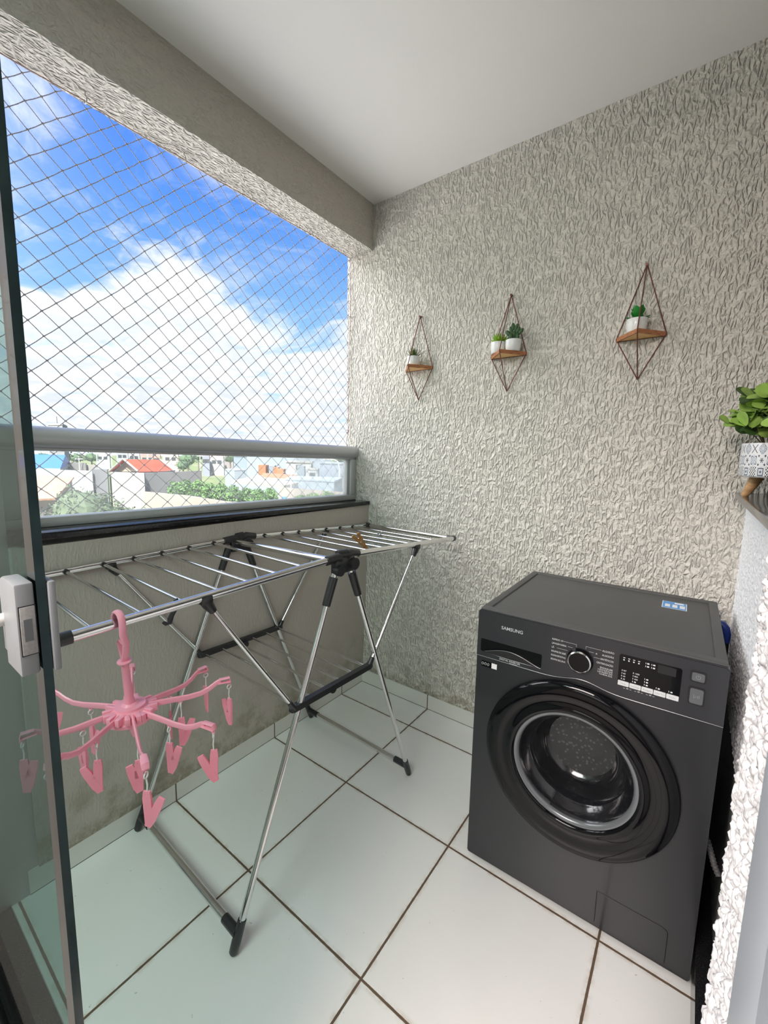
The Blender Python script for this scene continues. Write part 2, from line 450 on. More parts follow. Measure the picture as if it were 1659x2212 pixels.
wbox('wall_side', [((3.0,-6.0,-.14),(3.14,.14,HC))], M['wall_plain'])
wbox('wall_rear', [((-.135,-6.14,-.14),(3.0,-6.0,HC))], M['wall_plain'])
wbox('wall_living_room', [((-.27,-6.0,-.14),(-.135,-1.69,HC))], M['wall_plain'])

# doorway wall: left pier, right pier with a rough plaster reveal
JX = 1.4575
mb = MB()
mb.box((-.135,-1.69,-.14),(.0,-1.475,HC))
mb.box((JX+.004,-1.69,-.14),(3.0,YW-.004,HC))
rnd = random.Random(3)
def lump(y, s, z):
    p = Vector((s*120, y*0, z*120))
    a = mnoise.fractal(Vector((s*260+3, z*240, .3)), 1.0, 2.1, 4)
    b = mnoise.noise(Vector((s*520, z*520, 4.2)))
    c = mnoise.noise(Vector((s*90, z*80, 9)))
    return .0022*max(-.9, min(.6, a*1.7)) + .0008*b + .0008*c
def reveal(z0, z1, dz, ds):
    """plaster skin: runs along the reveal (x = JX) then round the corner along y = YW"""
    L1 = .062; L2 = .075
    ns = int((L1+L2)/ds); nz = int((z1-z0)/dz)
    vs = []; fs = []
    for j in range(nz+1):
        z = z0 + (z1-z0)*j/nz
        for i in range(ns+1):
            s = (L1+L2)*i/ns
            rr = .004
            d = lump(0, s, z)
            if s < L1 - rr: P = Vector((JX, -1.605+s, z)); n = Vector((-1,0,0))
            elif s > L1 + rr: P = Vector((JX+(s-L1), YW, z)); n = Vector((0,1,0))
            else:
                a = (s-(L1-rr))/(2*rr)*PI/2
                P = Vector((JX+rr-rr*math.cos(a), YW-rr+rr*math.sin(a), z)); n = Vector((-math.cos(a), math.sin(a), 0))
            vs.append(P + n*d)
    for j in range(nz):
        for i in range(ns):
            a = j*(ns+1)+i; fs.append((a, a+1, a+ns+2, a+ns+1))
    return vs, fs
mb.add(*reveal(-.0, .90, .006, .004)); mb.add(*reveal(.90, 1.31, .0008, .0009)); mb.add(*reveal(1.31, HC, .006, .004))
struct(mb.build('wall_front', M['jamb'], angle=180), 'rough white plaster pier at the doorway')

# threshold with its sliding track
mb = MB(); mb.box((0,-1.69,-.14),(JX,YW,.004)); struct(mb.build('trim_4', M['granite_black'], smooth=False), 'dark granite threshold of the sliding door')
# sliding glass door
door = bpy.data.objects.new('door_1', None); COL.objects.link(door); door.location = (.5,-1.64,0)
struct(door, 'sliding green glass door leaf with a white lock at its edge')
mb = MB()
for y in (-1.609,-1.625,-1.655,-1.671): mb.box((0,y-.002,.004),(JX-.012,y+.002,.022))
mb.box((0,-1.68,.004),(JX-.012,-1.600,.009))
mb.build('bottom_track', M['alu_dark'], door, smooth=False)
mb = MB(); mb.box((0,-1.69,2.42),(JX,-1.590,HC)); mb.build('top_track', M['alu_frame'], door, smooth=False)
mb = MB()
mb.box((JX-.005,-1.690,.009),(JX+.006,-1.655,2.42), r=.001); mb.box((JX-.002,-1.660,.009),(JX+.006,-1.607,2.42), r=.0008)
mb.build('side_frame', M['alu_frame'], door)
GX = .925; GY0, GY1 = -1.6425, -1.6345
mb = MB(); mb.box((.02,GY0,.026),(GX-.026,GY1,2.41)); mb.build('glass_leaf', M['leaf'], door, smooth=False)
mb = MB(); mb.m = 0
gv = [(GX-.0255,GY0,.026),(GX,GY0,.026),(GX,GY1,.026),(GX-.0255,GY1,.026),(GX-.0255,GY0,2.41),(GX,GY0,2.41),(GX,GY1,2.41),(GX-.0255,GY1,2.41)]
mb.add(gv, [(0,3,2,1),(4,5,6,7),(0,1,5,4),(2,3,7,6),(3,0,4,7)])
mb.m = 1; mb.add([gv[1],gv[2],gv[6],gv[5]], [(0,1,2,3)])
mb.build('glass_edge', [M['glass'], M['glass_edge']], door, smooth=False)
# lock box straddling the glass
mb = MB()
mb.box((GX-.050,-1.6590,1.050),(GX-.002,-1.6435,1.1435), r=.0025)
mb.box((GX-.075,-1.6560,1.056),(GX-.048,-1.6435,1.1375), r=.004)
lk = mb.build('lock', M['lock'], door)
mb = MB(); mb.box((GX-.046,-1.6338,1.049),(GX+.004,-1.6275,1.1425), r=.002); mb.build('lock_strike', M['lock'], door)
mb = MB(); mb.box((GX-.0045,-1.6565,1.072),(GX-.0005,-1.6445,1.1205), r=.0008); f = mb.build('latch_plate', M['lock_plate'], lk)
mb = MB(); mb.box((GX-.0035,-1.6572,1.0712),(GX-.0012,-1.6438,1.1213)); mb.build('gasket', M['dark'], lk, smooth=False)
mb = MB(); mb.box((GX-.0025,-1.6540,1.086),(GX-.0001,-1.6475,1.108)); mb.build('latch_slot', M['dgrey'], lk, smooth=False)
mb = MB(); mb.path([(GX-.060,-1.656,1.095),(GX-.060,-1.672,1.095)], .0068, 16); mb.path([(GX-.060,-1.672,1.095),(GX-.060,-1.700,1.095)], .0042, 16)
mb.build('turn_knob', M['whitep'], lk)

# ------------------------------------------------------------------ balcony railing
rail = thing('balcony_railing', 'silver aluminium balcony railing with a clear glass pane, along the open side', 'railing', (-.09,-.72,1.034))
mb = MB()
prof = []
for k in range(20):
    a = 2*PI*k/20; prof.append((-.080+.037*math.cos(a), 1.290+.032*math.sin(a)))
n = len(prof); L = [(x, -1.475, z) for x, z in prof] + [(x, -.002, z) for x, z in prof]
mb.add(L, [tuple(range(n)), tuple(range(n,2*n))[::-1]]+[(i,(i+1)%n,n+(i+1)%n,n+i) for i in range(n)])
mb.build('handrail', M['alu'], rail)
mb = MB(); mb.box((-.108,-1.475,1.252),(-.066,-.002,1.270), r=.002); mb.build('top_rail', M['alu'], rail)
mb = MB(); mb.box((-.112,-1.475,1.034),(-.060,-.002,1.062), r=.003); mb.build('bottom_rail', M['alu'], rail)
for y in (-1.475, -.046):
    mb = MB(); mb.box((-.106,y,1.062),(-.060,y+.044,1.252), r=.002); mb.box((-.102,y+(.044 if y < -1 else -.016),1.062),(-.074,y+(.060 if y < -1 else .002),1.252), r=.0015)
    mb.build('post', M['alu'], rail)
mb = MB(); mb.box((-.092,-1.418,1.060),(-.086,-.058,1.254)); mb.build('glass_pane', M['pane'], rail, smooth=False)

sillo = bpy.data.objects['trim_2']
for o_, p_ in ((rail, Vector((-.09,-.72,1.034))), (sillo, Vector((0,0,0)))):
    Rx = Matrix.Rotation(-.0115, 4, 'X'); piv = Vector((0,0,1.034))
    o_.matrix_basis = Matrix.Translation(piv) @ Rx @ Matrix.Translation(-piv) @ o_.matrix_basis
# ------------------------------------------------------------------ safety net
net = thing('safety_net', 'grey knotted diamond safety net stretched across the balcony opening', 'net', (-.12,-.72,1.0))
mb = MB(); kn = mb
ymin, ymax, zmin, zmax = -1.472, -.004, 1.02, 2.30
P = {}
def knot(i, j):
    if (i, j) not in P:
        r = random.Random(i*977+j*131)
        y = -1.29 + .03655*i + r.uniform(-.0018,.0018); z = 2.236 + .0337*j + r.uniform(-.0018,.0018)
        P[i, j] = Vector((-.120 + r.uniform(-.002,.002), y, z))
    return P[i, j]
for i in range(-6, 38):
    for j in range(-38, 4):
        if (i+j) % 2: continue
        a = knot(i, j)
        ins = lambda p: ymin <= p.y <= ymax and zmin <= p.z <= zmax
        if ins(a): kn.ball(a, .0036, 6, 4, (1,1.1,.9))
        for (di, dj) in ((1,1),(1,-1)):
            b = knot(i+di, j+dj)
            if not (ins(a) or ins(b)): continue
            p, q = a.copy(), b.copy()
            # clip to the opening
            for (k, lo, hi) in ((1,ymin,ymax),(2,zmin,zmax)):
                for (s, e) in ((p,q),(q,p)):
                    if s[k] < lo: s.xyz = s.lerp(e, (lo-s[k])/(e[k]-s[k]))
                    if s[k] > hi: s.xyz = s.lerp(e, (s[k]-hi)/(s[k]-e[k]))
            m = p.lerp(q, .5) + Vector((0,0,-.0012 if dj > 0 else .0006))
            mb.path([p, m, q], .00122, 5, False)
mb.build('mesh_cords', M['net'], net)
hk_beam = [(-.072,-1.198),(-.072,-.908),(-.073,-.638),(-.072,-.321),(-.082,-.026)]
mb = MB(); pts = [(-.110,-1.47,2.279)]
hy = sorted(hk_beam, key=lambda a: a[1])
for k, (x, y) in enumerate(hy):
    pts += [(-.104,y-.10,2.277),(x-.012,y,2.268)]
    if k < 4: pts.append((-.104,y+.10,2.277))
pts += [(-.104,-.010,2.24),(-.106,-.010,2.05),(-.098,-.014,1.990),(-.110,-.008,1.90),(-.114,-.008,1.5),(-.112,-.012,1.408),(-.116,-.008,1.35)]
mb.path(pts, .0014, 6); mb.build('border_rope', M['rope'], net)
ordn = ['nearest the glass door','second from the glass door','third from the glass door','fourth from the glass door','in the corner at the back wall']
def hook_mesh(base, d, name, label):
    base = Vector(base); d = Vector(d)
    mb = MB(); side = Vector((0,0,1)).cross(d) if abs(d.z) < .5 else Vector((1,0,0))
    pts = [base, base + d*.012]
    c = base + d*.021
    for k in range(11):
        a = -PI/2 + 2*PI*k/12
        pts.append(c + d*(.009*math.sin(a)) + side*(.009*math.cos(a)))
    mb.path(pts, .0013, 8)
    o = mb.build(name, M['zinc']); tag(o, label, 'hook', 'screw hooks holding the safety net'); return o
for k, (x, y) in enumerate(hy): hook_mesh((x,y,2.284), (0,0,-1), 'screw_hook', 'open screw hook under the window beam, '+ordn[k])
hook_mesh((-.103,.001,1.988), (0,-1,0), 'screw_hook', 'small screw hook high on the back wall edge beside the net')
hook_mesh((-.118,.001,1.408), (0,-1,0), 'screw_hook', 'small screw hook on the back wall edge just above the handrail')

# ================================================================== DRYING RACK
rack = thing('drying_rack', 'folding steel clothes drying rack with two open wings and black joints', 'drying rack', (.3,-.84,0))
XF, XR = .598, .030
fl = [Vector((.588,-1.545,.951)), Vector((.599,-.895,.971))]
fr = [Vector((.600,-.815,.972)), Vector((.611,-.150,.9285))]
rl = [Vector((XR,-1.52,.930)), Vector((XR,-.862,.947))]
rr = [Vector((XR,-.745,.946)), Vector((XR,-.020,.9065))]
for a, b in (fl, fr, rl, rr):
    mb = MB(); mb.tube(a, b, .0103, 18); o = mb.build('wing_rail', M['chrome'], rack)
    e = a if a.y < -1.2 else b
    d = (a-b).normalized() if a.y < -1.2 else (b-a).normalized()
    if a.y < -1.2 or b.y > -.4:
        mb = MB(); mb.tube(e-d*(.024 if a.y < -1.2 else .004), e+d*.012, .0122, 18); mb.build('end_cap', M['blackp'], o)
def at_y(seg, y):
    a, b = seg; t = (y-a.y)/(b.y-a.y); return a.lerp(b, t)
def rod(p, q, r=.0045, name='rod', sock=True):
    mb = MB(); mb.tube(p, q, r, 10); o = mb.build(name, M['chrome'], rack)
    if sock:
        d = (q-p).normalized(); mb = MB()
        mb.tube(p, p+d*.016, r+.0035, 10); mb.build('socket', M['blackp'], o)
    return o
LF = [-1.489,-1.403,-1.321,-1.235,-1.157,-1.072,-.988]; LR = [-1.452,-1.364,-1.270,-1.186,-1.099,-1.007,-.913]
RF = [-.791,-.695,-.610,-.529,-.447,-.355,-.276]; RR = [-.688,-.594,-.504,-.417,-.332,-.235,-.141]
for a, b in zip(LF, LR): rod(at_y(rl, b), at_y(fl, a))
for a, b in zip(RF, RR): rod(at_y(rr, b), at_y(fr, a))
mb = MB(); mb.tube((XR,-.826,.938),(.598,-.905,.975), .0098, 16); mb.build('centre_bar', M['chrome'], rack)
mb = MB(); mb.tube((XR,-.018,.9065),(.610,-.160,.930), .0088, 16); o = mb.build('end_bar', M['chrome'], rack)
mb = MB(); mb.tube((.590,-.155,.930),(.612,-.160,.930), .0112, 14); mb.build('corner_cap', M['blackp'], o); mb = MB(); mb.tube((XR,-.02,.9065),(.06,-.027,.908), .0112, 14); mb.build('corner_cap', M['blackp'], o)
# legs
FA, FB, FC, FD = Vector((.024,-1.222,.0)), Vector((.593,-1.238,.0)), Vector((.606,-.437,.0)), Vector((.024,-.416,.0))
TA, TB, TC, TD = Vector((XR,-.845,.925)), Vector((.599,-.872,.925)), Vector((.600,-.800,.925)), Vector((XR,-.772,.915))
for f, t in ((FA,TA),(FB,TB),(FC,TC),(FD,TD)):
    d = (t-f).normalized()
    mb = MB(); mb.tube(f+d*.035, t, .0088, 16); o = mb.build('leg', M['chrome'], rack)
    mb = MB(); mb.path([f+Vector((0,0,.004)), f+d*.010, f+d*.035, f+d*.085], [.006,.0115,.0125,.0112], 14); mb.build('rubber_foot', M['blackp'], o)
    mb = MB(); mb.path([t-d*.095, t-d*.09, t-d*.01], [.0118,.0125,.0135], 14); mb.build('leg_sleeve', M['blackp'], o)
for a, b in ((FA,FB),(FD,FC)):
    p = a+Vector((.012,0,.047)); q = b+Vector((-.010,0,.050))
    p.y += .018 if a is FA else -.018; q.y += .018 if a is FA else -.018
    mb = MB(); mb.tube(p, q, .0098, 16); o = mb.build('floor_bar', M['chrome'], rack)
    d = (q-p).normalized()
    for e, s in ((p,1),(q,-1)):
        mb = MB(); mb.path([e+d*s*.050, e+d*s*.012, e-d*s*.008], [.0122,.0125,.0128], 14); mb.build('elbow', M['blackp'], o)
# hubs
for x, yo, zo, out in ((.600,-.843,.962,1),(XR,-.805,.938,-1)):
    mb = MB()
    mb.path([(x,yo-.065,zo+.008),(x,yo-.030,zo+.010),(x,yo-.012,zo+.008)], [.0130,.0140,.0165], 14)
    mb.path([(x,yo+.075,zo+.008),(x,yo+.035,zo+.016),(x,yo+.012,zo+.010)], [.0122,.0135,.0150], 14)
    mb.path([(x-.006,yo-.012,zo+.016),(x+.004,yo+.020,zo+.018)], [.0145,.0145], 14)
    mb.box((x-.012,yo-.036,zo-.040),(x+.012,yo+.050,zo+.012), r=.006)
    o = mb.build('hub', M['blackp'], rack)
    mb = MB()
    if out > 0: mb.tube((x,yo+.040,zo-.016),(x+.022,yo+.040,zo-.016), .0185, 20); mb.build('pivot_disc', M['blackp'], o); mb = MB(); mb.tube((x,yo-.022,zo-.026),(x+.020,yo-.022,zo-.026), .0165, 20)
    else: mb.tube((x,yo+.040,zo-.016),(x+.018,yo+.040,zo-.016), .0165, 20)
    mb.build('pivot_disc', M['blackp'], o)
# lower shelf
SF = [Vector((.597,-1.030,.578)), Vector((.602,-.705,.572))]; SR = [Vector((XR,-.972,.536)), Vector((XR,-.612,.527))]
for s in (SF, SR):
    mb = MB(); d = (s[1]-s[0]).normalized()
    mb.path([s[0]-d*.012, s[0], s[1], s[1]+d*.012], [.010,.0125,.0125,.010], 4)
    o = mb.build('shelf_bar', M['blackp'], rack)
    mb = MB(); c = s[0].lerp(s[1], .5); sx = -.010 if s is SF else .010
    mb.lathe([(.0,-.005),(.013,-.005),(.014,0),(.013,.005),(0,.005)], 16, Matrix.Translation(c+Vector((sx,0,-.016))) @ Matrix.Rotation(PI/2,4,'Y'))
    mb.build('roller', M['blackp'], o)
for k in range(6):
    t = .03 + .94*k/5
    rod(SR[0].lerp(SR[1], t), SF[0].lerp(SF[1], t), .0045, 'shelf_rod', False)
# support arms
def arm(p, q):
    mb = MB(); mb.tube(p, q, .0058, 12); o = mb.build('support_arm', M['chrome'], rack)
    d = (q-p).normalized()
    mb = MB(); mb.path([p-d*.006, p+d*.010, p+d*.034], [.0120,.0125,.0085], 12); mb.box(p-Vector((.012,.014,.006)), p+Vector((.012,.014,.014)), r=.004); mb.build('clamp', M['blackp'], o)
    mb = MB(); mb.path([q-d*.030, q-d*.006, q], [.0080,.0095,.0095], 12); mb.build('socket', M['blackp'], o)
arm(Vector((.592,-1.276,.950)), SF[0]); arm(Vector((.608,-.437,.934)), SF[1])
arm(Vector((XR,-1.250,.925)), SR[0]); arm(Vector((XR,-.328,.912)), SR[1])
# little black hook hanging under one rod
mb = MB(); h = at_y(fl, -1.325)+Vector((-.03,0,0))
mb.path([h+Vector((0,0,.003)), h+Vector((.0,.002,-.004)), h+Vector((.0,-.002,-.018)), h+Vector((-.001,-.009,-.030)), h+Vector((-.002,-.012,-.038)), h+Vector((-.002,-.014,-.045)), h+Vector((-.003,-.021,-.046)), h+Vector((-.003,-.027,-.041))],
        [.0050,.0058,.0060,.0060,.0066,.0066,.005,.003], 10, flat=(1,.6))
mb.build('hanging_hook', M['blackp'], rack)

# ------------------------------------------------------------------ pegs lying on the rack
def peg(name, loc, rot, m, L=.062, w=.010):
    root = None
    mb = MB()
    for s in (1, -1):
        R = Matrix.Translation(Vector(loc)) @ rot @ Matrix.Rotation(s*.13, 4, 'Y')
        mb.path([Vector((s*.004,0,-L*.5)), Vector((s*.0035,0,-L*.1)), Vector((s*.005,0,L*.2)), Vector((s*.006,0,L*.5))], [.8,1,1,.8], 8, True, R, flat=(.0035,w/2))
    return mb
mb = peg('clothespin', at_y(fr,-.66)+Vector((-.075,-.006,.020)), Euler((.5,-.55,.5)).to_matrix().to_4x4(), M['wood_pin'], .075, .013)
cp = tag(mb.build('clothespin', M['wood_pin']), 'brown clothespin clipped to a rod of the drying rack', 'clothespin')
mb = MB(); q = at_y(fr,-.66)+Vector((-.075,-.006,.020)); mb.lathe([(.0035,-.004),(.0045,-.002),(.0045,.002),(.0035,.004)], 12, Matrix.Translation(q) @ Euler((.5+PI/2,-.55,.5)).to_matrix().to_4x4())
mb.build('spring', M['zinc'], cp)
g0 = rr[0].lerp(fr[0], .5)
p = at_y(rr, -.235).lerp(at_y(fr, -.355), .52)
mb = MB(); mb.path([p+Vector((.0,-.012,.010)), p+Vector((0,-.014,-.012))], .006, 8, flat=(1,.4)); mb.path([p+Vector((.004,.012,.012)), p+Vector((.004,.016,-.010))], .008, 8, flat=(1,.4)); mb.path([p+Vector((.0,-.014,-.006)), p+Vector((.004,.015,-.006))], .004, 8)
tag(mb.build('clothespin', M['grey_pin']), 'small grey plastic clip sitting on a rod behind the brown clothespin', 'clothespin')

# ================================================================== PINK PEG HANGER
H = Vector((.580,-1.432,.770))
hang = thing('peg_hanger', 'pink plastic octopus peg hanger hooked over the front rail of the drying rack', 'hanger', H)
top = Vector((.590,-1.449,.985))
axis = (Vector((.602,-1.449,.93))-H).normalized()
mb = MB()
hx = Vector((.594,-1.449,.958))
pts = []
sd = Vector((1,0,0)); 
base = H + axis*.110
pts = [base, base+Vector((.008,0,.018)), base+Vector((.012,0,.038)), hx+Vector((.0165,0,-.022)), hx+Vector((.0165,0,.002))]
for k in range(1, 9):
    a = PI*k/8*1.12; pts.append(hx+Vector((.0165*math.cos(a),0,.002+.0165*math.sin(a))))
pts.append(pts[-1]+Vector((.002,0,-.010)))
mb.path(pts, [.0055]*len(pts), 10, flat=(1.15,.75))
mb.path([base, base+Vector((-.013,-.002,.036)), base+Vector((-.006,-.002,.042)), base+Vector((.004,-.001,.036))], [.0045,.0042,.0042,.0035], 8, flat=(1.1,.6))
mb.build('hook', M['pink'], hang)
mb = MB(); mb.path([H+axis*.008, H+axis*.030, base], [.0100,.0078,.0066], 14)
q = axis.to_track_quat('Z','Y').to_matrix().to_4x4()
mb.lathe([(.006,-.002),(.0125,-.001),(.0125,.001),(.006,.002)], 20, Matrix.Translation(base) @ q)
mb.build('stem', M['pink'], hang)
mb = MB()
mb.lathe([(0,-.024),(.034,-.023),(.041,-.018),(.042,-.011),(.039,-.009),(.037,.001),(.029,.005),(.027,.006),(.0265,.011),(.016,.0115),(.011,.016),(0,.016)], 36, Matrix.Translation(H))
angs = [95, 68, 17, -17, -63, -105, -154, 156]
rad = [.170,.188,.204,.208,.175,.165,.197,.172]
for k in range(8):
    a = math.radians(angs[k]); b = math.radians(angs[(k+7)%8])
    u = Vector((math.cos(a),math.sin(a),0)); w = Vector((-u.y,u.x,0))
    for s in (1,-1):
        c = H+u*.035+w*s*.0090+Vector((0,0,-.003))
        R = Matrix.Translation(c+Vector((0,0,.0004*k+.0002*s))) @ Matrix.Rotation(a,4,'Z')
        mb.box((-.010,-.0042,-.007),(.011,.0042,.007), R, r=.001)
mb.lathe([(0,-.030),(.005,-.030),(.006,-.018)], 12, Matrix.Translation(H+Vector((.004,0,0))))
mb.build('hub', M['pink'], hang)
def clip(parent, P, yaw, op, drop):
    """white link and V-shaped clip hanging from P"""
    P = Vector(P)
    R = Matrix.Translation(P) @ Matrix.Rotation(yaw,4,'Z')
    mb = MB()
    # main half
    t0 = -drop
    mb.path([(0,0,t0+.004),(0,0,t0-.008),(.001,0,t0-.030),(.0,0,t0-.058)], [.8,1,1,.75], 4, True, R, flat=(.0032,.0098))
    T = R @ Matrix.Translation((0,0,t0-.047)) @ Matrix.Rotation(op,4,'Y') 
    mb.path([(.003,0,-.011),(.004,0,.002),(.004,0,.034),(.004,0,.047)], [.75,1,1,.8], 4, True, T, flat=(.0032,.0098))
    mb.path([(.0,0,t0-.022),(.006*math.cos(op),0,t0-.020)], .0022, 8, True, R)
    c = mb.build('clip', M['pink_d'], parent)
    mb = MB()
    for sg in (-1, 1):
        for z in (t0-.001, t0-.013):
            mb.lathe([(0,-.0003),(.0021,-.0003),(.0021,.0004),(0,.0004)], 10, R @ Matrix.Translation((sg*.0025,0,z)) @ Matrix.Rotation(PI/2,4,'Y'))
        mb.box((sg*.0026-.0004,-.0012,t0-.046),(sg*.0026+.0004,.0012,t0-.026), R)
    mb.build('holes', M['dark'], c, smooth=False)
    mb = MB()
    ring = [(.0,.0048*math.cos(a*PI/7),-.0045+.0048*math.sin(a*PI/7)) for a in range(15)]
    mb.path(ring, .0012, 6, False, R)
    mb.path([(0,0,-.009),(.001,.0005,-.5*drop-.004),(0,0,t0-.001)], .0012, 6, True, R)
    mb.build('link', M['whitep'], c)
rc = random.Random(11)
for k in range(8):
    a = math.radians(angs[k]); u = Vector((math.cos(a),math.sin(a),0)); Ra = rad[k]
    def pt(r, z): return H+u*(r*Ra)+Vector((0,0,z))
    mb = MB()
    z0 = -.001
    pts = [pt(.16,z0), pt(.35,z0-.002), pt(.55,z0-.005), pt(.68,z0-.004), pt(.77,z0+.002), pt(.85,z0+.011), pt(.89,z0+.014)]
    mb.path(pts, [1,1,.95,.9,.85,.8,.75], 8, True, flat=(.0034,.0066), up=(0,0,1))
    mb.path([pt(.86,z0+.009), pt(1.0,z0+.007)], 1, 8, True, flat=(.0055,.0016), up=(0,0,1))
    mb.path([pt(.88,z0+.017), pt(.99,z0+.0165), pt(1.0,z0+.008)], 1, 8, True, flat=(.0055,.0016), up=(0,0,1))
    for r, z in ((.985,z0+.003),(.47,z0-.010)):
        c = pt(r, z)
        mb.path([c+u*.003*math.cos(t*PI/4)+Vector((0,0,.003*math.sin(t*PI/4)-.001)) for t in range(9)], .0013, 6, False)
    am = mb.build('arm', M['pink'], hang)
    clip(hang, pt(.985,z0+.000), rc.uniform(0,6.28), rc.uniform(.22,.5), .036)
    clip(hang, pt(.47,z0-.014), rc.uniform(0,6.28), rc.uniform(.22,.55), .036)
# ================================================================== WASHING MACHINE
WW, WD, WH = .583, .530, .820
wash = thing('washing_machine', 'dark grey front-loading washing machine with a large round black door', 'washing machine', (.946,-.615,0), math.radians(.8))
WM = Matrix.Translation((.946,-.615,.012)) @ Matrix.Rotation(math.radians(.8),4,'Z')
FX = Matrix.Rotation(PI/2,4,'X')          # local (x, z) drawing on the front face, depth outwards
def front(mb, poly, d0, d1): return mb.prism(poly, d0, d1, WM @ FX)
def text(mb, s, x, z, size, align='LEFT', d=.0, ext=.0003, M0=None, sx=1.0, bold=0.0, fit=None):
    cu = bpy.data.curves.new('t', 'FONT'); cu.body = s; cu.size = size; cu.align_x = align; cu.extrude = ext; cu.resolution_u = 3; cu.offset = bold
    o = bpy.data.objects.new('t', cu); COL.objects.link(o)
    dg = bpy.context.evaluated_depsgraph_get()
    me = bpy.data.meshes.new_from_object(o.evaluated_get(dg))
    if fit:
        wd = max(v.co.x for v in me.vertices)-min(v.co.x for v in me.vertices)
        sx = min(sx, fit/wd)
    T = (M0 if M0 is not None else WM @ FX) @ Matrix.Translation((x, z, d)) @ Matrix.Diagonal((sx,1,1,1))
    mb.add([v.co.copy() for v in me.vertices], [list(p.vertices) for p in me.polygons], T)
    bpy.data.objects.remove(o); bpy.data.curves.remove(cu); bpy.data.meshes.remove(me)
def rrect(x0, z0, x1, z1, r, n=5):
    pts = []
    for (cx, cz, a0) in ((x1-r,z1-r,0),(x0+r,z1-r,90),(x0+r,z0+r,180),(x1-r,z0+r,270)):
        for k in range(n+1):
            a = math.radians(a0+90*k/n); pts.append((cx+r*math.cos(a), cz+r*math.sin(a)))
    return pts
mb = MB(); mb.box((.002,.140,.006),(WW-.002,WD,WH-.018), WM, r=.006); 
for lo, hi in (((.002,.010,.006),(.030,.145,WH-.018)),((WW-.030,.010,.006),(WW-.002,.145,WH-.018)),((.028,.010,.006),(WW-.028,.145,.16)),((.028,.010,.72),(WW-.028,.145,WH-.018))): mb.box(lo, hi, WM)
mb.box((.028,.130,.155),(WW-.028,.145,.725), WM); mb.build('body', M['body'], wash)
DC0 = (.287, .437)
def wave(x):
    b = .672 + .004*x/WW
    return b + .015*math.exp(-((x-.292)/.052)**2)
xs = [WW*k/60 for k in range(61)]
mb = MB()
poly = [(.004,.006)]+[(WW-.004,.006)]+[(WW,.012)]+[(x, wave(x)-.0012) for x in xs[::-1]]+[(0,.012)]

hole = [(DC0[0]+.170*math.cos(2*PI*k/64), DC0[1]+.170*math.sin(2*PI*k/64)) for k in range(64)]
def ring_face(outer, inner, d0, d1):
    bm = bmesh.new()
    ov = [bm.verts.new((p[0],p[1],d1)) for p in outer]; ivv = [bm.verts.new((p[0],p[1],d1)) for p in inner]
    es = [bm.edges.new((L[i], L[(i+1)%len(L)])) for L in (ov, ivv) for i in range(len(L))]
    bmesh.ops.triangle_fill(bm, use_beauty=True, edges=es)
    g = bmesh.ops.extrude_face_region(bm, geom=bm.faces[:])
    bmesh.ops.translate(bm, verts=[e for e in g['geom'] if isinstance(e, bmesh.types.BMVert)], vec=(0,0,d0-d1))
    return bm
mb.bm(ring_face(poly, hole, -.014, .0), WM @ FX)
pnl = mb.build('front_panel', M['body'], wash)
mb = MB(); poly = [(x, wave(x)+.0008) for x in xs]+[(WW,WH-.010),(WW-.006,WH-.003),(.006,WH-.003),(0,WH-.010)]
front(mb, poly, -.030, .0015); front(mb, [(x, wave(x)+.004) for x in xs]+[(WW-.001,WH-.014),(WW-.008,WH-.006),(.008,WH-.006),(.001,WH-.014)], .0015, .0035)
cpn = mb.build('control_panel', M['panel'], wash, angle=50)
mb = MB(); mb.path([(x, -.0020, wave(x)+.0012) for x in xs], .0011, 6, True, WM); mb.build('seam_trim', M['seam'], cpn)
# lid
mb = MB(); mb.box((.003,.004,WH-.020),(WW-.003,WD,WH-.004), WM, r=.004)
for lo, hi in (((.003,.004,WH-.010),(WW-.003,.034,WH)), ((.003,WD-.026,WH-.010),(WW-.003,WD,WH)), ((.003,.03,WH-.010),(.026,WD-.02,WH)), ((WW-.026,.03,WH-.010),(WW-.003,WD-.02,WH))):
    mb.box(lo, hi, WM, r=.003)
mb.box((.185,.0015,WH-.008),(WW-.004,.020,WH+.0008), WM, r=.0015)
lid = mb.build('lid', M['lid'], wash)
mb = MB(); mb.box((.440,.375,WH-.0042),(.500,.447,WH-.0034), WM); st = mb.build('blue_sticker', M['sticker_b'], lid, smooth=False); st['label'] = 'blue sticker with a white border on the lid'
mb = MB(); mb.box((.438,.373,WH-.0041),(.502,.449,WH-.0037), WM)
for k in range(3): mb.box((.446+.019*k,.387,WH-.0036),(.459+.019*k,.417,WH-.0032), WM)
mb.box((.470,.428,WH-.0036),(.494,.442,WH-.0032), WM); mb.build('sticker_print', M['sticker_w'], st, smooth=False)
# feet
for x in (.05, WW-.05):
    for y in (.05, WD-.05):
        mb = MB(); mb.lathe([(.0,-.012),(.020,-.012),(.022,-.004),(.014,.008),(0,.008)], 18, WM @ Matrix.Translation((x,y,0))); mb.build('foot', M['hose'], wash)
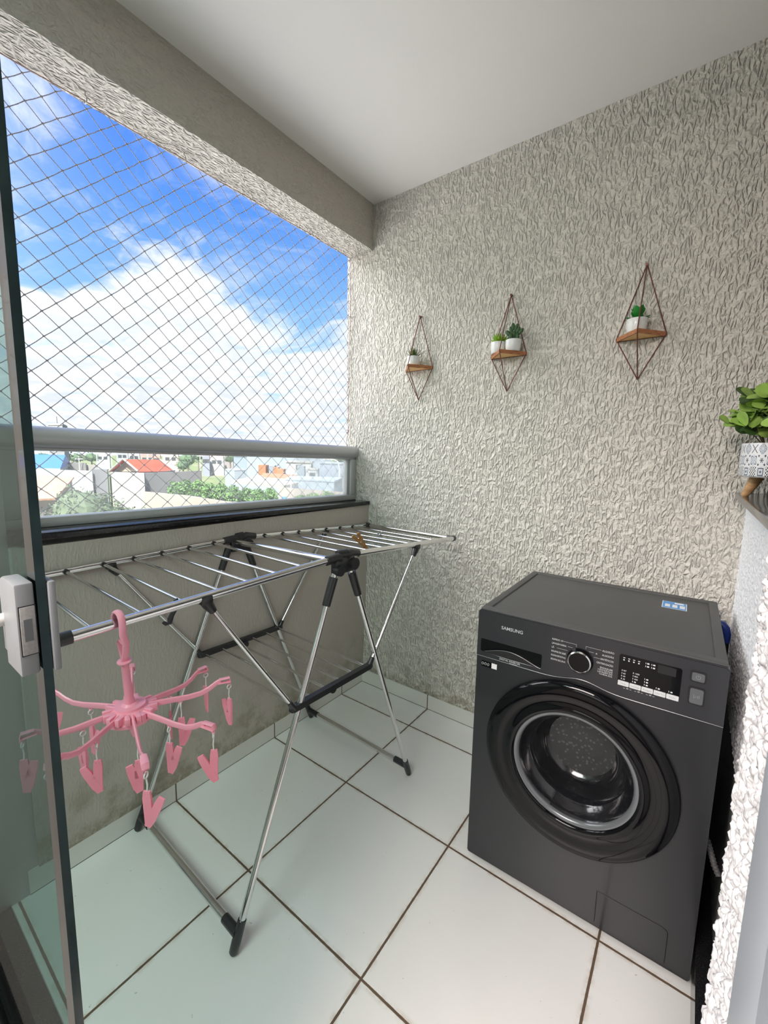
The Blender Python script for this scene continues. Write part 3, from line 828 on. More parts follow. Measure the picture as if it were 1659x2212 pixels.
# door
DC = (.287, .437)
DM = WM @ FX @ Matrix.Translation((DC[0], DC[1], 0))
mb = MB()
prof = [(.236,-.004),(.2405,.002),(.2400,.010),(.235,.017),(.226,.0205),(.214,.0215),(.196,.020),(.180,.0165),(.172,.0195),(.166,.0215),(.160,.0205),(.1565,.016),(.155,.006)]
mb.lathe(prof, 96, DM, cap=False); dr = mb.build('door', M['gblack'], wash, angle=60)
mb = MB(); mb.lathe([(.1560,.010),(.1555,.0145),(.150,.0150),(.144,.008),(.1435,.004)], 96, DM, cap=False); mb.build('porthole_rim', M['dgrey'], dr, angle=60)
mb = MB(); mb.lathe([(.1440,.004),(.139,-.004),(.134,-.020),(.124,-.030),(.121,-.034),(.114,-.060),(.110,-.085),(.104,-.100),(.094,-.108),(.088,-.112)], 72, DM, cap=False)
t = NT('dark_bowl_glass'); pp = t.vmath('MULTIPLY', t.geo(), (70,70,70)); vv = t.nd('ShaderNodeTexVoronoi', feature='F1'); t.set(vv.inputs['Vector'], pp); vv.inputs['Scale'].default_value = 1
rr_ = t.ramp(vv.outputs['Distance'], (.15,.35,1,0))
t.p(Base_Color=t.mix(rr_, (.010,.010,.012), (.020,.021,.022)), Roughness=.16, Coat_Weight=.6, Coat_Roughness=.06)
t.bump(t.noise(t.geo(), 26, 3).outputs[0], .35, .004)
mb.build('porthole_glass', t.m, dr, angle=70)
mb = MB(); mb.lathe([(.089,-.1115),(.06,-.118),(.03,-.121),(0,-.122)], 64, DM, cap=False)
t2 = NT('drum_back'); v2 = t2.nd('ShaderNodeTexVoronoi', feature='F1'); t2.set(v2.inputs['Vector'], t2.vmath('MULTIPLY', t2.geo(), (85,85,85))); v2.inputs['Scale'].default_value = 1
t2.p(Base_Color=t2.mix(t2.ramp(v2.outputs['Distance'], (.15,.4,1,0)), (.042,.044,.045), (.10,.105,.105)), Roughness=.35, Metallic=.3); t2.bump(t2.noise(t2.geo(), 40, 3).outputs[0], .5, .004)
mb.build('drum_back', t2.m, dr, angle=70)
# detergent drawer grip
mb = MB(); front(mb, rrect(.012,.689,.188,.729,.004), .0034, .0040)
grip = mb.build('drawer_recess', M['gblack'], cpn, smooth=False)
arc = [(.014+.172*k/24, .6905+.0215*math.sin(PI*min(1,(k/24)))**1.3*(1 if k < 12 else 1)) for k in range(25)]
mb = MB(); front(mb, arc, .0040, .0085); mb.build('drawer_lip', M['dark'], cpn, angle=50)
mb = MB(); mb.path([(x, -.0088, z) for x, z in arc[2:]], .0007, 6, True, WM); mb.path([(.013,-.0052,.6902),(.10,-.0090,.6895),(.187,-.0052,.6893)], .0009, 6, True, WM); mb.build('lip_trim', M['seam'], cpn)
# lettering
mb = MB(); text(mb, 'SAMSUNG', .071, .7725, .0136, d=.0036, sx=1.0, bold=.00018); mb.build('maker_lettering', M['silver'], cpn, smooth=False)
mb = MB(); text(mb, 'DIGITAL INVERTER', .070, .6795, .0085, d=.0036, sx=.84); text(mb, 'TECHNOLOGY', .100, .6755, .0034, d=.0036); mb.build('slogan_lettering', M['print'], cpn, smooth=False)
mb = MB()
L6 = ["RÁPIDO 15'", 'LAVAGEM DIÁRIA', 'LÃ', 'ROUPAS DE BEBÊ', 'ROUPAS ESPORTIVAS', 'ROUPAS ESCURAS']
R6 = ['ALGODÃO', 'ALGODÃO', 'SINTÉTICOS', 'CENTRIFUGAÇÃO', 'ENXAGUAR', 'LAVAGEM DO']
R6b = [None, None, None, None, '+CENTRIFUGAR', 'TAMBOR ECO']
KC = (.284, .743)
for k in range(6):
    z = .780 - .0112*k
    text(mb, L6[k], .2115, z, .0066, d=.0036, sx=.82, fit=.0365)
    pass
mbl = mb; mb = MB()
for k in range(6):
    z = .780 - .0112*k
    text(mb, R6[k], .3600, z+.0015, .0066, 'RIGHT', d=.0036, sx=.82, fit=.0375)
    if R6b[k]: text(mb, R6b[k], .3600, z-.0037, .0050, 'RIGHT', d=.0036, sx=.95, fit=.034)
mbr = mb
text(mb, 'e', .3185, .7700, .0078, d=.0036)
def line(x0, z0, x1, z1): mb.path([(x0,-.0038,z0),(x1,-.0038,z1)], .00032, 4, True, WM)
mb = mbl
line(.238,.7825,.2725,.7825); line(.2725,.7825,.2725,.776); line(.252,.7712,.264,.7712); line(.225,.7600,.252,.7600)
mb.build('programme_lettering', M['print'], cpn, smooth=False); mb = mbr
line(.295,.7840,.331,.7840); line(.295,.7840,.295,.777); line(.303,.7725,.3145,.7725); line(.315,.7610,.330,.7610)
mb.build('programme_lettering', M['print'], cpn, smooth=False)
mb = MB(); mb.lathe([(.0320,.003),(.0320,.005),(.0295,.008),(.0280,.0175),(.0250,.0205),(0,.0212)], 48, WM @ FX @ Matrix.Translation((KC[0],KC[1],0)))
kb = mb.build('programme_knob', M['gblack'], cpn)
mb = MB(); mb.lathe([(.0283,.0170),(.0281,.0188),(.0255,.0208),(.0247,.0202)], 48, WM @ FX @ Matrix.Translation((KC[0],KC[1],0)), cap=False); mb.build('knob_ring', M['chrome'], kb)
mb = MB(); front(mb, rrect(.372,.7075,.499,.7885,.005), .0034, .0043); dp = mb.build('display', M['gblack'], cpn, smooth=False)
mb = MB(); front(mb, rrect(.452,.765,.488,.785,.001), .0043, .0045); mb.build('digit_window', M['dark'], dp, smooth=False)
names = ['Temp.', 'Centrifugar', 'Enxágue', 'Adiar Fim', 'Molho']
for k in range(5):
    x0 = .3732+.0252*k
    mb = MB(); front(mb, rrect(x0,.7085,x0+.0240,.7205,.0016), .0043, .0056); b = mb.build('option_button', M['button_w'], dp, smooth=False)
    mb = MB(); text(mb, names[k], x0+.012, .7128, .0052 if k != 1 else .0044, 'CENTER', d=.0056); mb.build('button_lettering', M['print_dim'], b, smooth=False)
mb = MB()
for k, (x, rows) in enumerate(((.3795, ['90°','60','40','20']), (.4035, ['1400','800','400','']), (.4280, ['','','']), (.4525, ['']), (.4775, ['']))):
    for j, s in enumerate(rows):
        z = .724 + .0072*(len(rows)-1-j)
        front(mb, [(x,z),(x+.0012,z),(x+.0012,z+.0038),(x,z+.0038)], .0043, .0046)
        if s: text(mb, s, x+.0032, z, .0052, d=.0044)
        else: front(mb, rrect(x+.0036,z,x+.0078,z+.0032,.0008), .0043, .0046)
for k in range(4):
    x = .380+.0105*k; front(mb, [(x,.7795),(x+.0042,.7795),(x+.0042,.7812),(x,.7812)], .0043, .0046); front(mb, rrect(x+.0003,.7735,x+.0036,.7765,.0008), .0043, .0046)
for k in range(4):
    x = .427+.012*(k%2); z = .7785-.0075*(k//2); front(mb, [(x,z),(x+.0012,z),(x+.0012,z+.0036),(x,z+.0036)], .0043, .0046); front(mb, rrect(x+.0032,z,x+.0078,z+.0034,.0008), .0043, .0046)
mb.build('display_print', M['print'], dp, smooth=False)
mb = MB()
for k in range(3):
    x = .386+.024*k
    for (a, b) in ((0,.004),(.0065,.0110),(.0135,.0175)): front(mb, [(x+a,.7018),(x+b,.7018),(x+b,.7030 if a != .0065 else .7046),(x+a,.7030 if a != .0065 else .7046)], .0034, .0038)
mb.build('symbol_row', M['print_dim'], cpn, smooth=False)
for nm, (x0,z0,x1,z1) in (('power_button',(.516,.768,.542,.790)), ('start_button',(.516,.714,.543,.752))):
    mb = MB(); front(mb, rrect(x0-.0022,z0-.0022,x1+.0022,z1+.0022,.0055), .0034, .0050); q = mb.build(nm, M['dark'], cpn, smooth=False)
    mb = MB(); front(mb, rrect(x0+.0012,z0+.0012,x1-.0012,z1-.0012,.004), .0050, .0064); cap = mb.build('button_cap', M['button_g'], q, smooth=False)
    mb = MB(); cx, cz = (x0+x1)/2, (z0+z1)/2
    if nm == 'power_button':
        mb.path([(cx+.0042*math.cos(math.radians(a)), -.0066, cz+.0042*math.sin(math.radians(a))) for a in range(120, 421, 20)], .00035, 4, True, WM); mb.path([(cx,-.0066,cz),(cx,-.0066,cz+.005)], .00035, 4, True, WM)
    else:
        mb.path([(cx-.005,-.0066,cz-.004),(cx-.005,-.0066,cz+.004),(cx+.001,-.0066,cz),(cx-.005,-.0066,cz-.004)], .00035, 4, True, WM)
        for dx in (.0028,.0052): mb.path([(cx+dx,-.0066,cz-.0035),(cx+dx,-.0066,cz+.0035)], .00035, 4, True, WM)
    mb.build('symbol', M['print_dim'], q, smooth=False)
mb = MB(); front(mb, [(.016,.642),(.064,.642),(.064,.660),(.016,.660)], .0, .0006); s1 = mb.build('energy_sticker', M['gblack'], pnl, smooth=False); s1['label'] = 'small black sticker with a white square'
mb = MB(); front(mb, [(.047,.643),(.0632,.643),(.0632,.6592),(.047,.6592)], .0006, .0009)
for k in range(3): mb.path([(.0195+.0085*k+.0030*math.cos(a*PI/6), -.0009, .6512+.0035*math.sin(a*PI/6)) for a in range(13)], .0004, 4, False, WM)
mb.build('sticker_square', M['sticker_w'], s1, smooth=False)
mb = MB(); mb.path([(.372,-.0004,.1135),(.520,-.0004,.1135),(.528,-.0004,.110),(.531,-.0004,.103),(.531,-.0004,.020)], .0012, 5, True, WM); mb.path([(.372,-.0004,.1135),(.372,-.0004,.020)], .0012, 5, True, WM); mb.build('filter_hatch_seam', M['dark'], pnl)

# hoses in the gap beside the machine
hs = thing('water_hose', 'black water hose with a blue elbow in the gap behind the washing machine', 'hose', (1.551,-.056,0))
mb = MB(); mb.path([(1.551,-.056,.0),(1.551,-.057,.30),(1.550,-.056,.55),(1.551,-.056,.705)], .0115, 14); mb.build('hose_tube', M['hose'], hs)
mb = MB(); mb.path([(1.551,-.056,.700),(1.551,-.056,.728),(1.548,-.054,.744),(1.540,-.052,.753),(1.528,-.050,.755)], [.0132,.0132,.0130,.0128,.0122], 14); mb.build('elbow', M['blue'], hs)
mb = MB(); mb.tube((1.531,-.050,.755),(1.500,-.048,.756), .0100, 14); mb.tube((1.524,-.050,.762),(1.524,-.050,.783), .0085, 10); mb.build('nozzle', M['hose_g'], hs)
mb = MB()
pp = [(1.526,-.545,.372),(1.533,-.556,.366),(1.540,-.568,.350),(1.548,-.580,.332),(1.558,-.592,.318)]
pts = []; rs = []
for k in range(40):
    t = k/39*(len(pp)-1); i = min(int(t), len(pp)-2); f = t-i
    pts.append(Vector(pp[i]).lerp(Vector(pp[i+1]), f)); rs.append(.0062 if k % 3 else .0078)
mb.path(pts, rs, 12); tag(mb.build('drain_hose', M['hose_g']), 'grey corrugated drain hose poking out beside the washing machine', 'hose')

# ================================================================== WALL SHELVES
def shelf(cx, z, label):
    s = thing('wall_shelf', label, 'shelf', (cx,0,z), 0, 'geometric wall shelves')
    Lp, Rp, Fp = Vector((cx-.075,-.004,z)), Vector((cx+.075,-.004,z)), Vector((cx,-.100,z))
    mb = MB(); mb.prism([(cx-.070,-.004),(cx+.070,-.004),(cx,-.094)], z-.011, z+.0005); mb.build('board', M['wood'], s, smooth=False)
    mb = MB()
    for a, b in ((Lp,Fp),(Fp,Rp)):
        d = (b-a).normalized(); n = Vector((d.y,-d.x,0)); 
        if n.y > 0: n = -n
        mb.prism([tuple((a+n*.001).xy), tuple((b+n*.001).xy), tuple((b-n*.005).xy), tuple((a-n*.005).xy)], z-.012, z+.0015)
    mb.build('front_edge', M['wood_edge'], s, smooth=False)
    T = Vector((cx,-.006,z+.230)); B = Vector((cx+.002,-.006,z-.148))
    mb = MB()
    for p in (Lp, Rp, Fp):
        q = p + Vector((0,-.003,-.005))
        mb.path([T+Vector((0,-.003,0)), q], .0019, 8); mb.path([q, B], .0019, 8)
    mb.path([Lp+Vector((0,-.001,-.012)), Rp+Vector((0,-.001,-.012))], .0016, 6)
    mb.build('wire_frame', M['copper'], s)
    mb = MB(); mb.tube((cx,.002,z+.230),(cx,-.014,z+.230), .0042, 10); mb.build('wall_pin', M['copper'], s)
shelf(.325, 1.690, 'diamond wire wall shelf nearest the window, holding one spiky plant')
shelf(.757, 1.699, 'middle diamond wire wall shelf, holding two potted plants')
shelf(1.227, 1.705, 'diamond wire wall shelf above the washing machine, holding one broad leaved plant')

def leaf(mb, base, d, L, w, curl=.3, thick=.0014, n=6, shape=.5, up=Vector((0,0,1))):
    """pointed fleshy leaf: flattened tapered sweep curving upwards"""
    d = Vector(d).normalized(); pts = []; rs = []
    base = Vector(base)
    for k in range(n+1):
        t = k/n
        pts.append(base + d*L*t + up*curl*L*t*t*.6)
        rs.append(max(.06, (math.sin(PI*(t**shape)*.93+.12))))
    side = d.cross(up)
    if side.length < 1e-3: side = Vector((1,0,0))
    mb.path(pts, rs, 6, True, None, flat=(w/2, thick), up=up)
def pot(x, y, z, label, r=.031, h=.043, name='potted_succulent'):
    t = thing(name, label, 'plant', (x,y,z), 0, 'small plants in white pots')
    mb = MB(); mb.lathe([(0,0),(r*.80,0),(r*.9,.003),(r*.97,h*.4),(r,h*.97),(r*.985,h),(r*.90,h),(r*.88,h*.86)], 36, Matrix.Translation((x,y,z)), cap=False); mb.build('pot', M['pot'], t)
    mb = MB(); mb.lathe([(0,h*.90),(r*.9,h*.86)], 24, Matrix.Translation((x,y,z)), cap=False); mb.build('soil', M['soil'], t)
    return t, Vector((x,y,z+h*.88))
rp = random.Random(5)
t, c = pot(.316,-.042,1.691, 'spiky olive green succulent in a white pot, on the shelf nearest the window')
mb = MB()
for k in range(22):
    a = k*2.4; e = .25+1.15*(k/22)
    leaf(mb, c, (math.cos(a)*math.cos(e), math.sin(a)*math.cos(e), math.sin(e)), .036+.012*rp.random(), .0095, .30, .0020)
mb.build('leaves', M['leaf_olive'], t)
t, c = pot(.723,-.034,1.700, 'lime green stubby succulent in a white pot, left one on the middle shelf', .031, .043)
mb = MB()
for k in range(20):
    a = k*2.4; e = .45+1.0*(k/20)
    leaf(mb, c+Vector((math.cos(a)*.008,math.sin(a)*.008,0)), (math.cos(a)*math.cos(e), math.sin(a)*math.cos(e), math.sin(e)), .030+.010*rp.random(), .0125, .15, .0042, shape=.8)
mb.build('leaves', M['leaf_lime'], t)
t, c = pot(.788,-.040,1.700, 'dark green many-padded cactus in a white pot, right one on the middle shelf', .031, .043, 'potted_cactus')
mb = MB()
for (dx,dy,h,s) in ((0,0,.018,1.0),(-.014,.004,.012,.8),(.014,-.004,.012,.8),(.005,.012,.014,.8),(-.006,-.012,.012,.8)):
    mb.ball(c+Vector((dx*1.15,dy*1.15,h*1.15)), .0165*s, 10, 8, (.72,.5,1.25))
for (dx,dz,tl) in ((-.020,.030,-.6),(.024,.030,.7),(-.004,.050,-.1),(.008,.046,.3),(-.010,.040,-.35),(.014,.036,.5)):
    mb.ball((0,0,0), .0110, 10, 8, M=Matrix.Translation(c+Vector((dx*1.15,0,dz*1.15))) @ Matrix.Rotation(tl,4,'Y') @ Matrix.Diagonal((.72,.45,1.35,1)))
mb.build('pads', M['leaf_cactus'], t)
t, c = pot(1.216,-.040,1.7065, 'bright green broad leaved succulent in a white pot, on the shelf above the washing machine', .0325, .044)
mb = MB()
for k in range(15):
    a = k*2.4+.4; e = (.12 if k < 6 else .60+.75*(k/15)); L = .034 if k < 6 else .038
    leaf(mb, c+Vector((0,0,.004)), (math.cos(a)*math.cos(e), math.sin(a)*math.cos(e), math.sin(e)), L*1.2, .026 if k >= 6 else .015, .1, .0022, shape=1.5)
mb.build('leaves', M['leaf_green'], t)

# ------------------------------------------------------------------ planter on the counter
px, py, pz = 1.598, -.200, 1.180
pl = thing('eucalyptus_planter', 'leafy plant in a patterned blue and white pot on wooden legs, on the granite counter', 'plant', (px,py,pz))
PB = pz+.055
mb = MB(); mb.lathe([(0,0),(.072,0),(.076,.004),(.0765,.088),(.0755,.0915),(.068,.0915),(.066,.08)], 64, cap=False)
pot_o = mb.build('pot', M['pot_tiles'], pl, local=True); pot_o.location = (0,0,.055)
mb = MB(); mb.lathe([(0,.142),(.068,.140)], 24, cap=False); mb.build('soil', M['soil'], pl, local=True)
for k in range(3):
    a = math.radians(166+120*k); u = Vector((math.cos(a),math.sin(a),0))
    mb = MB(); mb.path([u*.058, u*.052+Vector((0,0,.012)), u*.034+Vector((0,0,.056))], [.0085,.0105,.0160], 16); mb.build('leg', M['wood_leg'], pl, local=True)
def oval(mb, c, d, nrm, L, w):
    d = Vector(d).normalized(); s = d.cross(Vector(nrm)).normalized(); nrm = s.cross(d)
    vs = [Vector(c)]; n = 12; fs = []
    for k in range(n):
        a = 2*PI*k/n
        p = Vector(c) + d*(L*.5*(1-math.cos(a))) + s*(w*.5*math.sin(a)) + nrm*(.10*L*(abs(math.sin(a)))**1.5)
        vs.append(p)
    vs[0] = Vector(c)+d*L*.5
    for k in range(n): fs.append((0, 1+k, 1+(k+1)%n))
    mb.add(vs, fs); mb.add([v - nrm*.0007 for v in vs], [f[::-1] for f in fs])
mL = MB(); mD = MB(); mS = MB()
re = random.Random(21)
for k in range(26):
    a = k*2.39996; sp = .25+.75*re.random()
    b = Vector((math.cos(a)*.03, math.sin(a)*.03, .14)); lean = Vector((math.cos(a), math.sin(a), 0))
    hgt = (.165-.11*sp*re.random()) if k % 3 else .045+.03*re.random()
    tip = b + lean*(.078*sp + (.010 if k % 3 == 0 else 0)) + Vector((0,0,hgt))
    mid = b.lerp(tip, .55)+Vector((0,0,.02))
    mS.path([b, mid, tip], .0014, 5)
    N = 6 if k % 3 else 4
    for j in range(N):
        t = .35+.65*j/(N-1)
        p = b.lerp(mid, t*2) if t < .5 else mid.lerp(tip, t*2-1)
        for s in (1,-1):
            aa = a + j*1.4 + (PI if s < 0 else 0)
            d = Vector((math.cos(aa), math.sin(aa)*.7, re.uniform(-.2,.9))); nr = Vector((re.uniform(-.5,.3), re.uniform(-1.2,-.3), re.uniform(.3,.9)))
            tgt = mL if (lean.x < .35 and re.random() < .62) else mD
            L = re.uniform(.030,.046); oval(tgt, p, d, nr, L, L*.90)
mL.build('leaves', M['euca'], pl, local=True, angle=80); mD.build('dark_leaves', M['euca_d'], pl, local=True, angle=80); mS.build('stems', M['stem'], pl, local=True)
# ================================================================== OUTSIDE
BUILDINGS=[('warehouse', 'long white warehouse under a bright blue metal roof, far left of the view', 'building', [[-73.38, 11.64], [-67.73, 18.24], [-84.6, 24.67], [-90.9, 15.89]], -1.18, (0.55, 0.65, 0.72), 'blue'), ('boundary_wall', 'grey concrete wall beside the blue roofed warehouse', 'wall', [[-83.1, 22.68], [-74.48, 23.48], [-74.83, 23.71], [-83.57, 22.88]], -0.61, (0.36, 0.34, 0.32), None), ('boundary_wall', 'pale concrete wall slanting down to the grey roof slab', 'wall', [[-75.41, 23.85], [-73.08, 24.48], [-73.44, 24.67], [-75.77, 24.03]], -0.88, (0.5, 0.46, 0.42), None), ('site_fence', 'low white painted wall in front of the blue roofed warehouse', 'wall', [[-62.14, 15.97], [-57.21, 18.35], [-57.58, 18.53], [-62.51, 16.12]], -1.13, (0.68, 0.72, 0.74), None), ('storage_shed', 'low shed with a flat dark grey roof slab beside the orange tiled house', 'building', [[-58.16, 18.68], [-55.29, 19.27], [-57.14, 20.06], [-60.93, 19.84]], -0.95, (0.28, 0.28, 0.3), None), ('boundary_wall', 'tall pale wall with a reddish capping below the orange tiled house', 'wall', [[-52.83, 18.73], [-48.83, 20.58], [-49.17, 20.78], [-53.18, 18.92]], -1.1, (0.62, 0.58, 0.53), None), ('boundary_wall', 'grey block wall running behind the green hedge', 'wall', [[-49.7, 21.07], [-53.92, 30.36], [-54.24, 30.61], [-50.15, 21.29]], -1.16, (0.42, 0.4, 0.39), None), ('apartment_tower', 'grey tower block rising above the handrail with a roof mast', 'building', [[-157.65, 42.03], [-151.9, 43.95], [-165.92, 49.4], [-171.85, 46.94]], 9.13, (0.42, 0.43, 0.46), 'mast'), ('commercial_building', 'large pale blue windowless building standing behind the orange boxes', 'building', [[-86.45, 57.5], [-76.62, 54.13], [-68.93, 72.08], [-89.44, 91.2]], 1.21, (0.5, 0.6, 0.74), None), ('annex_building', 'pale blue lean-to at the left foot of the large blue building', 'building', [[-69.1, 43.86], [-64.85, 43.03], [-65.38, 45.78], [-71.15, 48.0]], -1.59, (0.58, 0.67, 0.77), None), ('water_tank_box', 'tall orange rendered box beside the large blue building', 'tank', [[-58.49, 43.34], [-56.19, 43.06], [-59.01, 45.94], [-61.45, 46.05]], -0.57, (0.9, 0.26, 0.09), None), ('water_tank_box', 'small brownish orange box between two orange boxes', 'tank', [[-56.24, 44.61], [-54.94, 44.62], [-56.29, 46.12], [-57.65, 46.04]], -0.89, (0.7, 0.3, 0.12), None), ('water_tank_box', 'squat orange rendered box right of the brownish one', 'tank', [[-52.76, 42.55], [-51.31, 42.73], [-52.65, 44.24], [-54.17, 43.98]], -1.02, (0.9, 0.28, 0.12), None), ('grey_shed', 'blue grey box building right of the tall orange box', 'building', [[-61.71, 47.36], [-59.98, 47.93], [-62.88, 50.71], [-64.71, 50.01]], -0.76, (0.4, 0.47, 0.58), None), ('roof_parapet', 'long low orange parapet in front of the orange boxes', 'wall', [[-52.53, 39.61], [-44.79, 39.56], [-45.19, 40.01], [-52.97, 40.03]], -1.61, (0.85, 0.38, 0.24), None), ('flat_roof_building', 'low wide building with a cream flat roof and pale blue fascia', 'building', [[-47.64, 30.99], [-36.72, 30.55], [-42.11, 39.52], [-59.16, 44.12]], -2.24, (0.64, 0.62, 0.55), 'fascia'), ('house_block', 'white two level house with a dark window under the flat parapet', 'building', [[-57.12, 48.24], [-52.05, 49.38], [-56.16, 53.77], [-61.99, 53.32]], 0.05, (0.74, 0.77, 0.78), 'win'), ('house_block', 'slate blue box house in front of the white two level house', 'building', [[-49.91, 44.34], [-48.45, 44.45], [-49.77, 45.97], [-51.57, 46.23]], -0.49, (0.42, 0.52, 0.62), None), ('house_block', 'small white house with one square window beside the slate box', 'building', [[-46.65, 43.45], [-44.52, 43.5], [-46.11, 45.45], [-48.64, 45.71]], -0.86, (0.72, 0.76, 0.8), 'win'), ('house_block', 'broad pale blue house at the right end of the view', 'building', [[-48.23, 47.57], [-42.43, 47.55], [-47.41, 56.47], [-54.24, 55.68]], 0.09, (0.56, 0.66, 0.8), None), ('house_block', 'low pale blue terrace block below the slate box house', 'building', [[-41.23, 34.52], [-34.2, 36.11], [-38.83, 42.72], [-46.72, 40.4]], -1.79, (0.56, 0.67, 0.78), None), ('garden_wall', 'beige wall with a dark doorway near the right window post', 'wall', [[-32.55, 26.19], [-23.7, 26.74], [-23.87, 26.99], [-32.75, 26.42]], -2.01, (0.66, 0.58, 0.52), 'door'), ('water_drum', 'bright blue drum standing in front of the beige wall', 'barrel', [[-29.66, 24.19], [-29.16, 24.31], [-29.67, 24.8], [-30.09, 24.61]], -2.68, (0.16, 0.42, 0.85), None)]
TOWN=[([[-175.57, 67.3], [-172.43, 70.04], [-179.36, 73.15], [-182.57, 70.27]], 1.45, (0.5, 0.52, 0.55), 'grey house at the left end of the hillside row', [-178.42, 70.44]), ([[-164.88, 67.08], [-161.87, 69.56], [-168.38, 72.64], [-171.45, 70.04]], 1.19, (0.62, 0.62, 0.62), 'pale grey house second in the hillside row', [-167.53, 70.08]), ([[-152.42, 65.72], [-149.35, 68.43], [-155.35, 71.46], [-158.48, 68.62]], 0.81, (0.52, 0.4, 0.36), 'brownish house with low roof in the middle of the hillside row', [-154.72, 68.81]), ([[-158.06, 72.65], [-155.53, 73.89], [-161.77, 77.16], [-164.35, 75.83]], 0.52, (0.66, 0.45, 0.36), 'narrow terracotta house in the hillside row', [-160.77, 75.16]), ([[-142.4, 68.32], [-138.86, 71.78], [-144.43, 74.94], [-148.06, 71.32]], 1.13, (0.78, 0.62, 0.54), 'pink walled house with red roof on the hillside', [-144.22, 71.86]), ([[-119.4, 68.94], [-117.22, 69.88], [-121.91, 72.95], [-124.13, 71.94]], 0.94, (0.4, 0.42, 0.52), 'slate blue house behind the white light pole', [-121.32, 71.2]), ([[-123.48, 73.82], [-120.08, 76.51], [-124.87, 79.85], [-128.37, 77.02]], 0.56, (0.62, 0.6, 0.6), 'cream house with a hipped grey roof beside the slate blue one', [-124.89, 77.11]), ([[-127.03, 81.34], [-124.24, 82.8], [-129.19, 86.4], [-132.05, 84.85]], 1.21, (0.45, 0.4, 0.4), 'dark brown house touching the large blue building', [-128.83, 84.18]), ([[-187.26, 64.53], [-183.84, 68.07], [-191.25, 71.11], [-194.73, 67.4]], 0.59, (0.6, 0.64, 0.68), 'pale blue grey house beyond the field', [-190.27, 68.01])]
EXT={'house': [[-58.5, 20.68, -1.31], [-51.82, 21.22, -1.08], [-55.15, 21.03, 0.32], [-60.81, 30.27, -1.49], [-63.47, 29.41, 0.15]], 'wall': [[-48.83, 20.58], [-41.64, 21.6], [-34.34, 21.19], [-31.33, 22.04], [-29.46, 23.65]], 'tile_roof': [[-37.91, 5.46, -2.32], [-40.0, 9.75, -2.57], [-50.13, 14.27, -1.42], [-47.71, 7.45, -0.74]], 'bush': [-29.82, 8.83, -1.72], 'hedge': [[-47.06, 23.11, -2.69], [-46.07, 23.91, -2.51], [-44.59, 24.53, -2.51], [-41.83, 24.29, -2.65], [-39.51, 24.23, -2.6], [-38.44, 24.97, -2.77], [-38.09, 26.34, -2.98], [-36.55, 26.76, -2.95], [-35.03, 27.1, -2.91]], 'far_trees': [[-182.37, 46.36, -0.39], [-176.12, 50.19, 0.55], [-184.42, 57.25, -0.59], [-154.63, 51.82, -0.09], [-112.62, 60.62, 0.37], [-91.16, 47.75, -1.02], [-137.31, 77.93, 0.69], [-184.99, 83.52, 0.93], [-105.22, 69.01, 0.58], [-99.03, 102.79, 2.66], [-76.21, 84.43, 1.22]], 'shrub': [[-25.44, 24.25, -2.13], [-23.75, 24.24, -1.9], [-27.68, 24.78, -2.49], [-30.82, 18.33, -3.09], [-29.39, 18.7, -2.92], [-22.42, 24.53, -2.1]], 'poles': [([-142.89, 39.12], 1.8), ([-130.59, 44.84], 1.26), ([-124.75, 46.24], 1.1), ([-107.82, 47.88], 1.29), ([-63.47, 35.82], 1.23), ([-33.24, 28.47], -0.27), ([-74.73, 22.71], 0.44)], 'lamp': [-40.5, 43.9, 0.23, 0.75]}
GZ = -5.7
def ground():
    t = NT('fields_and_dirt'); p = t.geo(); s = t.sep(p)
    n = t.noise(t.vmath('MULTIPLY', p, (.02,.03,1)), 1, 4, .6).outputs[0]
    n2 = t.noise(t.vmath('MULTIPLY', p, (.12,.25,1)), 1, 4, .6).outputs[0]
    g = t.mix(t.ramp(n2, (.35,.65,0,1)), (.085,.135,.035), (.15,.17,.065))
    c = t.mix(t.ramp(n, (.56,.68,0,1)), g, (.28,.24,.18))
    near = t.ramp(s[0], (-60,-52,0,1))
    c = t.mix(near, c, t.mix(t.ramp(n2, (.4,.6,0,1)), (.27,.18,.12), (.17,.21,.08)))
    c = t.mix(t.ramp(s[0], (-34,-28,0,1)), c, t.mix(n2, (.60,.585,.55), (.70,.69,.66)))   # unseen near ground, made pale to bounce light up to the ceiling
    t.p(Base_Color=c, Roughness=.95); return t.m
mb = MB(); mb.box((-1500,-900,GZ-1),(-2.0,1500,GZ)); struct(mb.build('ground', ground(), smooth=False))
mb = MB(); n = 60
hr = random.Random(4); vs = []; fs = []
for k in range(n+1):
    a = math.radians(95+ 110*k/n); d = 900
    h = 22+14*mnoise.noise(Vector((k*.17,0,0)))+5*mnoise.noise(Vector((k*.6,3,0)))
    x, y = d*math.cos(a), d*math.sin(a)
    vs += [(x,y,GZ-1),(x*1.02,y*1.02,GZ+h*.75),(x*1.25,y*1.25,GZ+h),(x*1.3,y*1.3,GZ-1)]
for k in range(n):
    for j in range(3): a = k*4+j; fs.append((a,a+4,a+5,a+1))
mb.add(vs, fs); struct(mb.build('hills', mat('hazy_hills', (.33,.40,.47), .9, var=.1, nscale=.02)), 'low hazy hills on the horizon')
_mc = {}
def wallmat(c, nm='painted_render'):
    k = tuple(c)+(nm,)
    if k not in _mc: _mc[k] = mat(nm, tuple(x*.50 for x in c), .85, var=.10, nscale=.9)
    return _mc[k]
DKW = mat('dark_window_opening', (.05,.055,.065), .3)
BLUE_ROOF = mat('blue_metal_roof', rgb(46,104,190), .5, nscale=.5)
def center(fp): return (sum(p[0] for p in fp)/len(fp), sum(p[1] for p in fp)/len(fp))
